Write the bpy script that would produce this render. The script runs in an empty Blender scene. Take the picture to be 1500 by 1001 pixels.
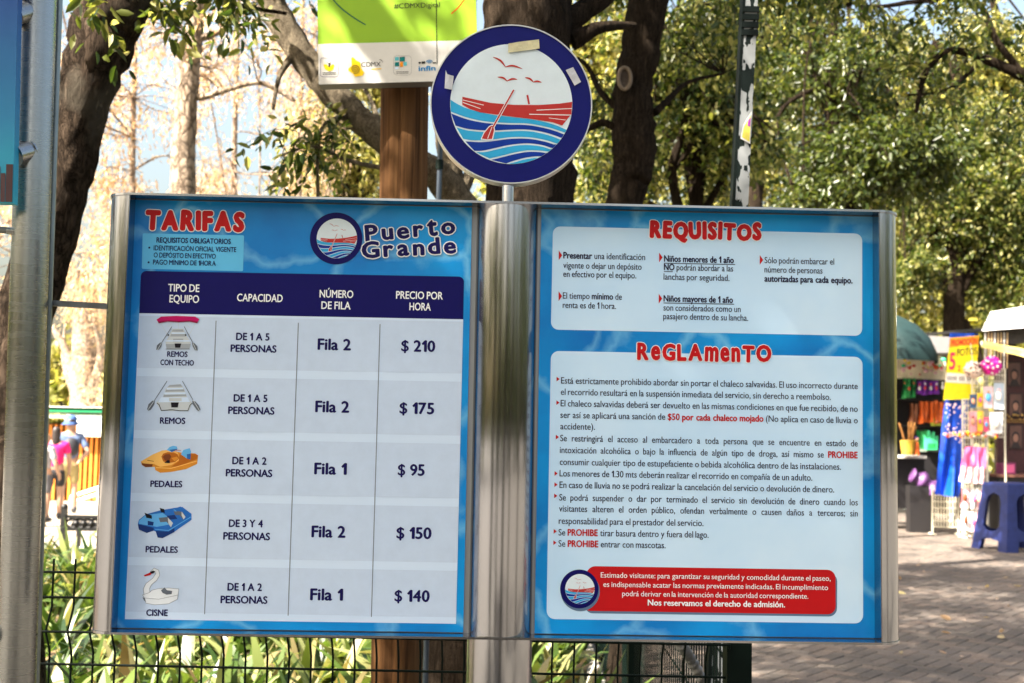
import bpy, math, random
import numpy as np
from mathutils import Vector, Matrix, Euler
sc = bpy.context.scene
C = sc.collection
R = math.radians

# ------------------------------------------------------------------ camera, world, sun, exposure
F = 1750.0; CX, CY = 750.0, 500.5; EYE = 1.42           # focal length in pixels of a 1500 px wide frame
PITCH, ROLL, YAW = 0.0776, 0.01805, 0.02636
_fw = Vector((0, math.cos(PITCH), math.sin(PITCH)))
_u0 = Vector((0, -math.sin(PITCH), math.cos(PITCH))); _r0 = Vector((1, 0, 0))
_rt = math.cos(ROLL)*_r0 + math.sin(ROLL)*_u0
_up = -math.sin(ROLL)*_r0 + math.cos(ROLL)*_u0
EYEP = Vector((0, 0, EYE))
cam_d = bpy.data.cameras.new("camera"); cam = bpy.data.objects.new("camera", cam_d); C.objects.link(cam)
cam.matrix_world = Matrix(((_rt.x, _up.x, -_fw.x, 0), (_rt.y, _up.y, -_fw.y, 0), (_rt.z, _up.z, -_fw.z, EYE), (0, 0, 0, 1)))
cam_d.sensor_width = 36.0; cam_d.lens = F*36/1500; cam_d.clip_start = 0.05; cam_d.clip_end = 1500
cam_d.dof.use_dof = True; cam_d.dof.focus_distance = 2.12; cam_d.dof.aperture_fstop = 8.0
sc.camera = cam
SUN = Vector((-0.55, -0.42, 0.72)).normalized()          # direction towards the sun
w = bpy.data.worlds.new("World"); sc.world = w; w.use_nodes = True
nt = w.node_tree; bg = nt.nodes["Background"]
sky = nt.nodes.new("ShaderNodeTexSky"); sky.sky_type = 'NISHITA'; sky.sun_disc = False
sky.sun_elevation = math.asin(SUN.z); sky.sun_rotation = math.atan2(SUN.x, SUN.y)
sky.air_density = 1.5; sky.dust_density = 8.0; sky.ozone_density = 0.4
nt.links.new(sky.outputs[0], bg.inputs[0]); bg.inputs[1].default_value = 0.07
sl = bpy.data.lights.new("sun", 'SUN'); sl.energy = 5.0; sl.angle = R(0.55); sl.color = (1.0, 0.92, 0.80)
so = bpy.data.objects.new("sun", sl); C.objects.link(so)
so.rotation_euler = (-SUN).to_track_quat('-Z', 'Y').to_euler()
sc.view_settings.view_transform = 'Standard'; sc.view_settings.look = 'None'
sc.view_settings.exposure = 2.58; sc.view_settings.gamma = 1.0
sc.cycles.max_bounces = 8; sc.cycles.diffuse_bounces = 2; sc.cycles.transparent_max_bounces = 8

# ------------------------------------------------------------------ pixel / world helpers
def ray(px, py):
    return (_fw + _rt*((px-CX)/F) - _up*((py-CY)/F))
def at(px, py, Y):
    d = ray(px, py); return EYEP + d*(Y/d.y)
def onground(px, py):
    d = ray(px, py); return EYEP + d*(-EYE/d.z)
# sign plane
SX = Vector((math.cos(YAW), math.sin(YAW), 0)); SN = Vector((-math.sin(YAW), math.cos(YAW), 0))
SO = Vector((0, 2.13, 0))
def L(px, py, d=0.0):
    """pixel -> (x, z) on the sign's print plane moved d metres towards the viewer"""
    q = ray(px, py); O = SO - SN*d
    t = (O - EYEP).dot(SN)/q.dot(SN); P = EYEP + q*t
    return ((P-O).dot(SX), P.z)

# ------------------------------------------------------------------ materials
def hexc(r, g, b):
    f = lambda v: (v/255/12.92 if v/255 <= .04045 else ((v/255+.055)/1.055)**2.4)
    return (f(r), f(g), f(b))
def nodes(name):
    m = bpy.data.materials.new(name); m.use_nodes = True
    t = m.node_tree; return m, t, t.nodes["Principled BSDF"]
def mat(name, col, rough=.5, metal=0., var=.0, scale=20., bump=0., bscale=60., spec=.5, col2=None, stretch=(1, 1, 1), detail=5., coords='Object'):
    m, t, b = nodes(name)
    b.inputs['Roughness'].default_value = rough; b.inputs['Metallic'].default_value = metal
    b.inputs['Specular IOR Level'].default_value = spec
    b.inputs['Base Color'].default_value = (*col, 1)
    if var or col2 or bump:
        tc = t.nodes.new("ShaderNodeTexCoord"); mp = t.nodes.new("ShaderNodeMapping")
        mp.inputs['Scale'].default_value = stretch
        t.links.new(tc.outputs[coords], mp.inputs[0])
    if var or col2:
        n = t.nodes.new("ShaderNodeTexNoise"); n.inputs['Scale'].default_value = scale; n.inputs['Detail'].default_value = detail
        n.inputs['Roughness'].default_value = .65
        t.links.new(mp.outputs[0], n.inputs['Vector'])
        r = t.nodes.new("ShaderNodeValToRGB"); r.color_ramp.elements[0].position = .32; r.color_ramp.elements[1].position = .68
        c2 = col2 if col2 else tuple(min(1, c*(1+var)) for c in col)
        c1 = col if col2 else tuple(c*(1-var) for c in col)
        r.color_ramp.elements[0].color = (*c1, 1); r.color_ramp.elements[1].color = (*c2, 1)
        t.links.new(n.outputs[0], r.inputs[0]); t.links.new(r.outputs[0], b.inputs['Base Color'])
    if bump:
        n2 = t.nodes.new("ShaderNodeTexNoise"); n2.inputs['Scale'].default_value = bscale; n2.inputs['Detail'].default_value = 6
        t.links.new(mp.outputs[0], n2.inputs['Vector'])
        bp = t.nodes.new("ShaderNodeBump"); bp.inputs['Strength'].default_value = bump; bp.inputs['Distance'].default_value = .02
        t.links.new(n2.outputs[0], bp.inputs['Height']); t.links.new(bp.outputs[0], b.inputs['Normal'])
    return m
def bark(name, c1, c2, vscale=14, squash=.25, strength=1.0, dist=.03, lichen=None):
    m, t, b = nodes(name); b.inputs['Roughness'].default_value = .95; b.inputs['Specular IOR Level'].default_value = .05
    tc = t.nodes.new("ShaderNodeTexCoord"); mp = t.nodes.new("ShaderNodeMapping"); mp.inputs['Scale'].default_value = (1, 1, squash)
    t.links.new(tc.outputs['Object'], mp.inputs[0])
    n = t.nodes.new("ShaderNodeTexNoise"); n.inputs['Scale'].default_value = vscale; n.inputs['Detail'].default_value = 8; n.inputs['Roughness'].default_value = .7
    n.inputs['Distortion'].default_value = .8
    v = t.nodes.new("ShaderNodeTexVoronoi"); v.feature = 'DISTANCE_TO_EDGE'; v.inputs['Scale'].default_value = vscale*1.6
    t.links.new(mp.outputs[0], n.inputs['Vector'])
    ad = t.nodes.new("ShaderNodeVectorMath"); ad.operation = 'MULTIPLY_ADD'
    t.links.new(n.outputs['Color'], ad.inputs[0]); ad.inputs[1].default_value = (.12, .12, .12); t.links.new(mp.outputs[0], ad.inputs[2])
    t.links.new(ad.outputs[0], v.inputs['Vector'])
    r = t.nodes.new("ShaderNodeValToRGB"); r.color_ramp.elements[0].position = .3; r.color_ramp.elements[1].position = .7
    r.color_ramp.elements[0].color = (*c1, 1); r.color_ramp.elements[1].color = (*c2, 1)
    t.links.new(n.outputs[0], r.inputs[0])
    crk = t.nodes.new("ShaderNodeMapRange"); crk.inputs[1].default_value = 0; crk.inputs[2].default_value = .13; crk.inputs[3].default_value = .28; crk.inputs[4].default_value = 1
    t.links.new(v.outputs['Distance'], crk.inputs[0])
    cm = t.nodes.new("ShaderNodeMix"); cm.data_type = 'RGBA'; cm.blend_type = 'MULTIPLY'; cm.inputs[0].default_value = 1
    t.links.new(r.outputs[0], cm.inputs[6]); t.links.new(crk.outputs[0], cm.inputs[7])
    last = cm.outputs[2]
    if lichen:
        n3 = t.nodes.new("ShaderNodeTexNoise"); n3.inputs['Scale'].default_value = 5; n3.inputs['Detail'].default_value = 4
        t.links.new(tc.outputs['Object'], n3.inputs['Vector'])
        r3 = t.nodes.new("ShaderNodeValToRGB"); r3.color_ramp.elements[0].position = .55; r3.color_ramp.elements[1].position = .66
        t.links.new(n3.outputs[0], r3.inputs[0])
        mx = t.nodes.new("ShaderNodeMix"); mx.data_type = 'RGBA'; t.links.new(r3.outputs[0], mx.inputs[0]); t.links.new(last, mx.inputs[6]); mx.inputs[7].default_value = (*lichen, 1)
        last = mx.outputs[2]
    t.links.new(last, b.inputs['Base Color'])
    mr = t.nodes.new("ShaderNodeMapRange"); mr.inputs[1].default_value = 0; mr.inputs[2].default_value = .25
    t.links.new(v.outputs['Distance'], mr.inputs[0])
    ma = t.nodes.new("ShaderNodeMath"); ma.operation = 'MULTIPLY_ADD'; t.links.new(n.outputs[0], ma.inputs[0]); ma.inputs[1].default_value = 1.6; t.links.new(mr.outputs[0], ma.inputs[2])
    bp = t.nodes.new("ShaderNodeBump"); bp.inputs['Strength'].default_value = strength; bp.inputs['Distance'].default_value = dist
    t.links.new(ma.outputs[0], bp.inputs['Height']); t.links.new(bp.outputs[0], b.inputs['Normal'])
    return m
def leafmat(name, cols, trans=.45, rough=.36, tint=(1.12, 1.08, .6)):
    """leaf: reflecting and letting light through; each leaf its own tone"""
    m, t, b = nodes(name); b.inputs['Roughness'].default_value = rough; b.inputs['Specular IOR Level'].default_value = .5
    g = t.nodes.new("ShaderNodeNewGeometry"); r = t.nodes.new("ShaderNodeValToRGB")
    el = r.color_ramp.elements
    while len(el) < len(cols): el.new(.5)
    for i, c in enumerate(cols):
        el[i].position = i/(len(cols)-1); el[i].color = (*c, 1)
    t.links.new(g.outputs['Random Per Island'], r.inputs[0]); t.links.new(r.outputs[0], b.inputs['Base Color'])
    tr = t.nodes.new("ShaderNodeBsdfTranslucent")
    mu = t.nodes.new("ShaderNodeMix"); mu.data_type = 'RGBA'; mu.blend_type = 'MULTIPLY'; mu.inputs[0].default_value = 1; mu.inputs[7].default_value = (*[x*1.5 for x in tint], 1)
    t.links.new(r.outputs[0], mu.inputs[6]); t.links.new(mu.outputs[2], tr.inputs[0])
    mx = t.nodes.new("ShaderNodeMixShader"); mx.inputs[0].default_value = trans
    t.links.new(b.outputs[0], mx.inputs[1]); t.links.new(tr.outputs[0], mx.inputs[2])
    t.links.new(mx.outputs[0], t.nodes["Material Output"].inputs[0])
    return m

# ------------------------------------------------------------------ mesh builder
class MB:
    def __init__(s): s.v = []; s.f = []; s.mi = []; s.mats = []; s.sm = []
    def m(s, mt):
        if mt not in s.mats: s.mats.append(mt)
        return s.mats.index(mt)
    def add(s, vs, fs, mt, smooth=False):
        o = len(s.v); s.v.extend([tuple(p) for p in vs]); k = s.m(mt)
        for f in fs: s.f.append([i+o for i in f]); s.mi.append(k); s.sm.append(smooth)
    def box(s, a, b, mt):
        x0, y0, z0 = [min(p, q) for p, q in zip(a, b)]; x1, y1, z1 = [max(p, q) for p, q in zip(a, b)]
        s.add([(x0,y0,z0),(x1,y0,z0),(x1,y1,z0),(x0,y1,z0),(x0,y0,z1),(x1,y0,z1),(x1,y1,z1),(x0,y1,z1)],
              [(0,3,2,1),(4,5,6,7),(0,1,5,4),(1,2,6,5),(2,3,7,6),(3,0,4,7)], mt)
    def bar(s, p, q, w, h, mt, upv=(0, 0, 1)):
        p = Vector(p); q = Vector(q); d = (q-p).normalized(); u = Vector(upv)
        if abs(d.dot(u)) > .98: u = Vector((0, 1, 0))
        a = d.cross(u).normalized()*(w/2); b = a.cross(d).normalized()*(h/2)
        s.add([p-a-b, p+a-b, p+a+b, p-a+b, q-a-b, q+a-b, q+a+b, q-a+b],
              [(0,3,2,1),(4,5,6,7),(0,1,5,4),(1,2,6,5),(2,3,7,6),(3,0,4,7)], mt)
    def tube(s, pts, rad, mt, n=10, caps=True, smooth=True, noise=0., rng=None, closed=False):
        pts = [Vector(p) for p in pts]; k = len(pts)
        rad = [rad]*k if not hasattr(rad, '__len__') else list(rad)
        vs = []; fs = []; u = None
        for i in range(k):
            if closed: d = (pts[(i+1) % k]-pts[i-1])
            else: d = (pts[min(i+1, k-1)]-pts[max(i-1, 0)])
            d = d.normalized() if d.length > 1e-9 else Vector((0, 0, 1))
            if u is None:
                u = Vector((1, 0, 0)) if abs(d.x) < .9 else Vector((0, 1, 0))
            u = (u-d*u.dot(d)).normalized(); v = d.cross(u)
            for j in range(n):
                a = 2*math.pi*j/n; r = rad[i]
                if noise and rng: r *= 1+noise*(rng.random()-.5)*2
                vs.append(pts[i]+(u*math.cos(a)+v*math.sin(a))*r)
        for i in range(k if closed else k-1):
            i2 = (i+1) % k
            for j in range(n):
                fs.append((i*n+j, i*n+(j+1) % n, i2*n+(j+1) % n, i2*n+j))
        s.add(vs, fs, mt, smooth)
        if caps and not closed:
            s.add(vs[:n], [tuple(reversed(range(n)))], mt); s.add(vs[-n:], [tuple(range(n))], mt)
    def lathe(s, prof, mt, o=(0, 0, 0), n=24, smooth=True, M=None):
        vs = []; k = len(prof)
        for r, z in prof:
            for j in range(n):
                a = 2*math.pi*j/n; p = Vector((r*math.cos(a), r*math.sin(a), z))
                if M: p = M @ p
                vs.append(p+Vector(o))
        fs = [(i*n+j, i*n+(j+1) % n, (i+1)*n+(j+1) % n, (i+1)*n+j) for i in range(k-1) for j in range(n)]
        s.add(vs, fs, mt, smooth)
    def ball(s, c, r, mt, n=12, m=8, squash=(1, 1, 1)):
        c = Vector(c); vs = []
        for i in range(m+1):
            t = math.pi*i/m
            for j in range(n):
                a = 2*math.pi*j/n
                vs.append((c.x+r*squash[0]*math.sin(t)*math.cos(a), c.y+r*squash[1]*math.sin(t)*math.sin(a), c.z+r*squash[2]*math.cos(t)))
        fs = [(i*n+j, (i+1)*n+j, (i+1)*n+(j+1) % n, i*n+(j+1) % n) for i in range(m) for j in range(n)]
        s.add(vs, fs, mt, True)
    def build(s, name, parent=None, loc=None):
        me = bpy.data.meshes.new(name); me.from_pydata(s.v, [], s.f)
        for x in s.mats: me.materials.append(x)
        me.polygons.foreach_set('material_index', s.mi); me.polygons.foreach_set('use_smooth', s.sm); me.update()
        o = bpy.data.objects.new(name, me); C.objects.link(o)
        if parent: o.parent = parent
        if loc: o.location = loc
        return o
def tag(o, label=None, cat=None, group=None, kind=None):
    if label: o['label'] = label
    if cat: o['category'] = cat
    if group: o['group'] = group
    if kind: o['kind'] = kind
    return o
def empty(name, loc=(0, 0, 0), rz=0., label=None, cat=None, group=None):
    o = bpy.data.objects.new(name, None); C.objects.link(o); o.location = loc; o.rotation_euler = (0, 0, rz); o.empty_display_size = .1
    return tag(o, label, cat, group)
def kids(o): return [c for c in C.objects if c.parent == o]
def copy_tree(o, parent=None):
    ch = kids(o); c = o.copy(); C.objects.link(c); c.parent = parent
    for k in ch: copy_tree(k, c)
    return c
def catmull(pts, n):
    """points (any dimension) -> smooth polyline through them"""
    P = np.array(pts, float); out = []
    for i in range(len(P)-1):
        a = P[max(i-1, 0)]; b = P[i]; c = P[i+1]; d = P[min(i+2, len(P)-1)]
        for k in range(n):
            t = k/n
            out.append(.5*((2*b)+(-a+c)*t+(2*a-5*b+4*c-d)*t*t+(-a+3*b-3*c+d)*t**3))
    out.append(P[-1]); return np.array(out)

# ------------------------------------------------------------------ lettering
_gly = {}
ONE = ([(.0, .50), (.17, .69), (.27, .69), (.27, .0), (.15, .0), (.15, .53), (.05, .42)], [(0, 1, 2, 3, 4, 5, 6)])
def glyph(txt, bold=0., res=3):
    """flat outline of a word: (points, faces, left, right); the digit one gets its flag"""
    k = (txt, bold, res)
    if k in _gly: return _gly[k]
    if '$' in txt and bold > .012: return glyph(txt, .012, res)
    if '1' in txt and (len(txt) > 1 or txt == '1'):
        vs = []; fs = []; x = 0
        for c in txt:
            if c == '1':
                g = bold; v = [(p[0]+.04+(g if p[0] > .16 else -g if p[0] < .14 else -g), p[1]+(g if p[1] > .5 else (-g if p[1] < .1 else 0))) for p in ONE[0]]; f = ONE[1]; w_ = .36
            else:
                v, f, a, b = glyph(c, bold, res); v = [(p[0]-a+.05, p[1]) for p in v]; w_ = b-a+.10
            o = len(vs); vs += [(p[0]+x, p[1]) for p in v]; fs += [tuple(i+o for i in q) for q in f]; x += w_
        xs = [p[0] for p in vs]
    else:
        cu = bpy.data.curves.new("lettering", 'FONT'); cu.body = txt; cu.size = 1; cu.offset = bold; cu.resolution_u = res
        ob = bpy.data.objects.new("lettering", cu); C.objects.link(ob)
        bpy.context.view_layer.update()
        ev = ob.evaluated_get(bpy.context.evaluated_depsgraph_get()); me = ev.to_mesh()
        vs = [(p.co.x, p.co.y) for p in me.vertices]; fs = [tuple(p.vertices) for p in me.polygons]
        ev.to_mesh_clear(); bpy.data.objects.remove(ob); bpy.data.curves.remove(cu)
        xs = [p[0] for p in vs] or [0]
    _gly[k] = (vs, fs, min(xs), max(xs))
    return _gly[k]
def heavy(txt, bold, res=3):
    """bold lettering: the plain word and four copies of it a hair apart, each on its own level"""
    v, f, a, b = glyph(txt, 0., res); q = bold*.6 if '$' in txt else bold; vs = []; fs = []
    for k, (dx, dy) in enumerate([(0, 0), (q, 0), (-q, 0)]+([(0, q*.7), (0, -q*.7)] if q > .012 else [])):
        o = len(vs); vs += [(p[0]+dx, p[1]+dy, k) for p in v]; fs += [tuple(i+o for i in g) for g in f]
    return vs, fs, a-q, b+q
def put(mb, txt, bold, mt, x, z, sx, sz, y, ang=0., shear=0., res=3):
    vs, fs, a, b = heavy(txt, bold, res); ca, sa = math.cos(ang), math.sin(ang); out = []
    for p in vs:
        X = (p[0]-a)*sx+p[1]*sz*shear; Z = p[1]*sz
        out.append((x+X*ca-Z*sa, y-p[2]*2e-5, z+X*sa+Z*ca))
    mb.add(out, fs, mt); return (b-a)*sx
SP = .30
def line(mb, segs, xl, yb, xr, cap, d, just=None):
    """segs: [(text, bold, material)]; left/baseline and right edge in photo pixels on the sign plane; cap height in pixels"""
    x0, z0 = L(xl, yb, d); x1, _ = L(xr, yb+.018*(xr-xl), d); W = x1-x0
    words = [(wd, b, m) for (t, b, m) in segs for wd in t.split()]
    nat = [heavy(wd, b)[3]-heavy(wd, b)[2] for wd, b, m in words]
    sz = cap*2.13/F/.69
    if just: sx = just; sp = (W-sum(nat)*sx)/max(1, len(words)-1)
    else: sx = W/(sum(nat)+SP*(len(words)-1)); sp = SP*sx
    x = x0
    for (wd, b, m), n in zip(words, nat):
        put(mb, wd, b, m, x, z0, sx, sz, -d); x += n*sx+sp
    return sx
def ppoly(mb, pts, mt, d):
    """polygon given in photo pixels, laid on the sign plane"""
    mb.add([(lambda q: (q[0], -d, q[1]))(L(x, y, d)) for x, y in pts], [tuple(range(len(pts)))], mt)
def rrect(mb, tl, tr, br, bl, r, mt, d, round4=(1, 1, 1, 1), n=6):
    c = [Vector(L(*p, d)) for p in (tl, tr, br, bl)]; r *= 2.13/F; out = []
    for i in range(4):
        p = c[i]; a = (c[i-1]-p).normalized(); b = (c[(i+1) % 4]-p).normalized()
        if not round4[i]: out.append(p); continue
        o = p+a*r+b*r
        for k in range(n+1):
            t = k/n*math.pi/2
            out.append(o-b*r*math.cos(t)-a*r*math.sin(t))
    mb.add([(p.x, -d, p.y) for p in out], [tuple(range(len(out)))], mt)
def pline(mb, pts, wpx, mt, d):
    """stroke in photo pixels"""
    for (x0, y0), (x1, y1) in zip(pts[:-1], pts[1:]):
        l = math.hypot(x1-x0, y1-y0) or 1; nx, ny = -(y1-y0)/l*wpx/2, (x1-x0)/l*wpx/2
        ppoly(mb, [(x0+nx, y0+ny), (x1+nx, y1+ny), (x1-nx, y1-ny), (x0-nx, y0-ny)], mt, d)
# ------------------------------------------------------------------ ground
def herring_ground():
    rng = random.Random(3)
    soil = mat('packed_ground', (.06, .055, .04), .95, var=.35, scale=3, bump=.6, bscale=30, col2=(.12, .105, .085))
    mb = MB(); mb.add([(-300, -300, -.03), (300, -300, -.03), (300, 300, -.03), (-300, 300, -.03)], [(0, 1, 2, 3)], soil)
    g = mb.build('ground'); tag(g, kind='structure')
    m, t, b = nodes('paving_brick'); b.inputs['Roughness'].default_value = .85
    ge = t.nodes.new("ShaderNodeNewGeometry"); r = t.nodes.new("ShaderNodeValToRGB"); e = r.color_ramp.elements
    e[0].color = (.072, .058, .048, 1); e[1].color = (.135, .102, .080, 1); k = e.new(.5); k.color = (.095, .078, .066, 1)
    t.links.new(ge.outputs['Random Per Island'], r.inputs[0])
    tc = t.nodes.new("ShaderNodeTexCoord"); n = t.nodes.new("ShaderNodeTexNoise"); n.inputs['Scale'].default_value = 60; n.inputs['Detail'].default_value = 6
    t.links.new(tc.outputs['Object'], n.inputs['Vector'])
    n2 = t.nodes.new("ShaderNodeTexNoise"); n2.inputs['Scale'].default_value = 1.3; n2.inputs['Detail'].default_value = 5
    t.links.new(tc.outputs['Object'], n2.inputs['Vector'])
    ad = t.nodes.new("ShaderNodeMath"); ad.operation = 'ADD'; t.links.new(n.outputs[0], ad.inputs[0]); t.links.new(n2.outputs[0], ad.inputs[1])
    mr = t.nodes.new("ShaderNodeMapRange"); mr.inputs[1].default_value = .7; mr.inputs[2].default_value = 1.3; mr.inputs[3].default_value = .45; mr.inputs[4].default_value = 1.5
    t.links.new(ad.outputs[0], mr.inputs[0])
    mx = t.nodes.new("ShaderNodeMix"); mx.data_type = 'RGBA'; mx.blend_type = 'MULTIPLY'; mx.inputs[0].default_value = 1
    t.links.new(r.outputs[0], mx.inputs[6]); t.links.new(mr.outputs[0], mx.inputs[7]); t.links.new(mx.outputs[2], b.inputs['Base Color'])
    bp = t.nodes.new("ShaderNodeBump"); bp.inputs['Strength'].default_value = .5; bp.inputs['Distance'].default_value = .005
    t.links.new(n.outputs[0], bp.inputs['Height']); t.links.new(bp.outputs[0], b.inputs['Normal'])
    w_, l_ = .105, .21; th = R(52); ct, st = math.cos(th), math.sin(th)
    vs = []; fs = []
    def inb(x, y):
        return (.56 < x < 10.5 and 2.2 < y < 24) and x < 2+.52*y
    N = 150
    for i in range(-N, N):
        for j in range(-N, N):
            for o in (0, 1):
                bx = (i+2*j)*w_; by = (i-2*j)*w_
                if o == 0: x0, y0, dx, dy = bx, by, l_, w_
                else: x0, y0, dx, dy = bx+2*w_, by-w_, w_, l_
                cx, cy = x0+dx/2, y0+dy/2
                X = cx*ct-cy*st+4; Y = cx*st+cy*ct+12
                if not inb(X, Y): continue
                gap = .0018; hz = rng.uniform(-.0015, .0015); bz = .0045
                o_ = len(vs)
                for (sx, sy, z, ins) in [(-1,-1,-.008,0),(1,-1,-.008,0),(1,1,-.008,0),(-1,1,-.008,0),(-1,-1,0,bz),(1,-1,0,bz),(1,1,0,bz),(-1,1,0,bz)]:
                    lx = cx+sx*(dx/2-gap-ins); ly = cy+sy*(dy/2-gap-ins)
                    vs.append((lx*ct-ly*st+4, lx*st+ly*ct+12, z+hz))
                fs += [tuple(q+o_ for q in f) for f in [(4,5,6,7),(0,1,5,4),(1,2,6,5),(2,3,7,6),(3,0,4,7)]]
    mb = MB(); mb.add(vs, fs, m); p = mb.build('paving'); tag(p, kind='structure')
    path = mat('pale_paving', (.30, .26, .21), .9, var=.25, scale=4, bump=.2)
    mb = MB(); mb.add([(-40, 11.2, .0), (1.5, 11.2, .0), (1.5, 40, .0), (-40, 40, .0)], [(0, 1, 2, 3)], path); tag(mb.build('path'), kind='structure')
    bed = mat('bed_soil', (.045, .032, .022), .98, bump=.9, bscale=25, col2=(.12, .085, .05), scale=9)
    mb = MB(); nx, ny = 60, 60; vs = []; rr = random.Random(8)
    for j in range(ny+1):
        for i in range(nx+1):
            vs.append((-9+9.45*i/nx, 2.86+8.3*j/ny, .03+.05*rr.random()))
    mb.add(vs, [(j*(nx+1)+i, j*(nx+1)+i+1, (j+1)*(nx+1)+i+1, (j+1)*(nx+1)+i) for j in range(ny) for i in range(nx)], bed, True)
    tag(mb.build('soil'), kind='structure')
    kb = mat('kerb_stone', (.25, .23, .2), .9, bump=.4, var=.2)
    mb = MB(); mb.box((.45, 2.86, -.02), (.53, 11.15, .12), kb); mb.box((-9, 11.05, -.02), (.45, 11.15, .12), kb); tag(mb.build('kerb'), kind='structure')
herring_ground()

# ------------------------------------------------------------------ plants
BARK_DARK = bark('dark_bark', (.024, .017, .012), (.14, .10, .072), 20, .3, 1.0, .04, lichen=(.13, .11, .085))
BARK_GREY = bark('grey_bark', (.10, .085, .07), (.36, .31, .25), 10, .4, .8, .03)
BARK_TAN = bark('tan_bark', (.24, .17, .12), (.50, .40, .31), 9, .5, .7, .03)
BARK_BRANCH = bark('branch_bark', (.11, .085, .058), (.58, .48, .34), 45, .6, 1., .02)  # paler tones stand in for sun on the sloping limb
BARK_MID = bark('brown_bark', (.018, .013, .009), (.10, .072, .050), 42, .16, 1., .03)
GREEN = leafmat('green_leaf', [(.014, .028, .004), (.030, .052, .008), (.065, .09, .015), (.15, .165, .038), (.36, .34, .14)], .5)  # palest tones stand in for sunlit highlights on the leaves
DARKG = leafmat('shade_toned_leaf', [(.016, .028, .006), (.035, .055, .010), (.06, .08, .015), (.10, .11, .025)], .45)  # darker leaf copy, shade put into the colour
YELG = leafmat('sunlit_toned_leaf', [(.035, .045, .008), (.13, .14, .025), (.31, .29, .08), (.52, .47, .22)], .5)  # brighter leaf copy, sunlight put into the yellow tones
DRY = leafmat('dry_leaf', [(.30, .19, .11), (.46, .33, .21), (.58, .46, .35), (.42, .37, .17)], .4, tint=(1.1, .9, .6))
STRAP = leafmat('strap_leaf', [(.012, .03, .005), (.03, .062, .01), (.065, .11, .018), (.12, .165, .035), (.26, .28, .11), (.20, .13, .06)], .3, .4)

def leaf_cloud(name, pos, dirs, lens, width, mt, parent, rng):
    """many leaves as ONE mesh: each leaf two quads folded along the midrib"""
    n = len(pos); d = dirs/np.linalg.norm(dirs, axis=1, keepdims=True)
    rv = rng.normal(size=(n, 3)); rv[:, 2] += 1.2
    s = np.cross(d, rv); s /= np.linalg.norm(s, axis=1, keepdims=True)+1e-9
    nn = np.cross(s, d); Ls = lens[:, None]; Wd = Ls*width
    curl = (rng.random((n, 1))*.35-.05)*Ls
    base = pos; tip = pos+d*Ls-nn*curl
    a1 = pos+d*Ls*.28; a2 = pos+d*Ls*.66-nn*curl*.45; up = nn*Wd*.35
    V = np.stack([base, a1+s*Wd*.85+up, a2+s*Wd*.75+up, tip, a2-s*Wd*.75+up, a1-s*Wd*.85+up], 1).reshape(-1, 3)
    q = np.array([[0, 1, 2, 3], [0, 3, 4, 5]]); Fc = (q[None]+np.arange(n)[:, None, None]*6).reshape(-1)
    me = bpy.data.meshes.new(name); me.vertices.add(n*6); me.vertices.foreach_set('co', V.astype(np.float32).ravel())
    me.loops.add(n*8); me.loops.foreach_set('vertex_index', Fc.astype(np.int32))
    me.polygons.add(n*2); me.polygons.foreach_set('loop_start', np.arange(0, n*8, 4, dtype=np.int32))
    me.update(calc_edges=True); me.materials.append(mt)
    o = bpy.data.objects.new(name, me); C.objects.link(o)
    if parent: o.parent = parent
    return o
def cluster_points(blobs, rng):
    """blobs: (centre, (rx,ry,rz), number of sprays); uneven: sprays gather in random sub-clumps and leave gaps"""
    out = []
    for c, r, n in blobs:
        k = max(6, n//26); sub = rng.normal(size=(k, 3)); sub /= np.linalg.norm(sub, axis=1, keepdims=True); sub *= rng.random((k, 1))**.4
        idx = rng.integers(0, k, n)
        p = sub[idx]+rng.normal(size=(n, 3))*.17
        out.append(np.array(c)+p*np.array(r))
    return np.concatenate(out)
def sprays(cl, per, leaf, rng, spread=3.0, droop=.5):
    """leaves along short drooping shoots"""
    n = len(cl); sh = rng.normal(size=(n, 3)); sh[:, 2] -= droop; sh /= np.linalg.norm(sh, axis=1, keepdims=True)
    pos = np.repeat(cl, per, 0); t = np.tile(np.linspace(0, 1, per), n)[:, None]; sd = np.repeat(sh, per, 0)
    pos = pos+sd*t*leaf*spread-np.array([0, 0, 1])*(t**2)*leaf*spread*.35+rng.normal(size=pos.shape)*leaf*.3
    dr = sd*.6+rng.normal(size=pos.shape)*.8; dr[:, 2] -= droop
    ln = leaf*(.6+.7*rng.random(len(pos)))
    return pos, dr, ln, sh
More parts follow.
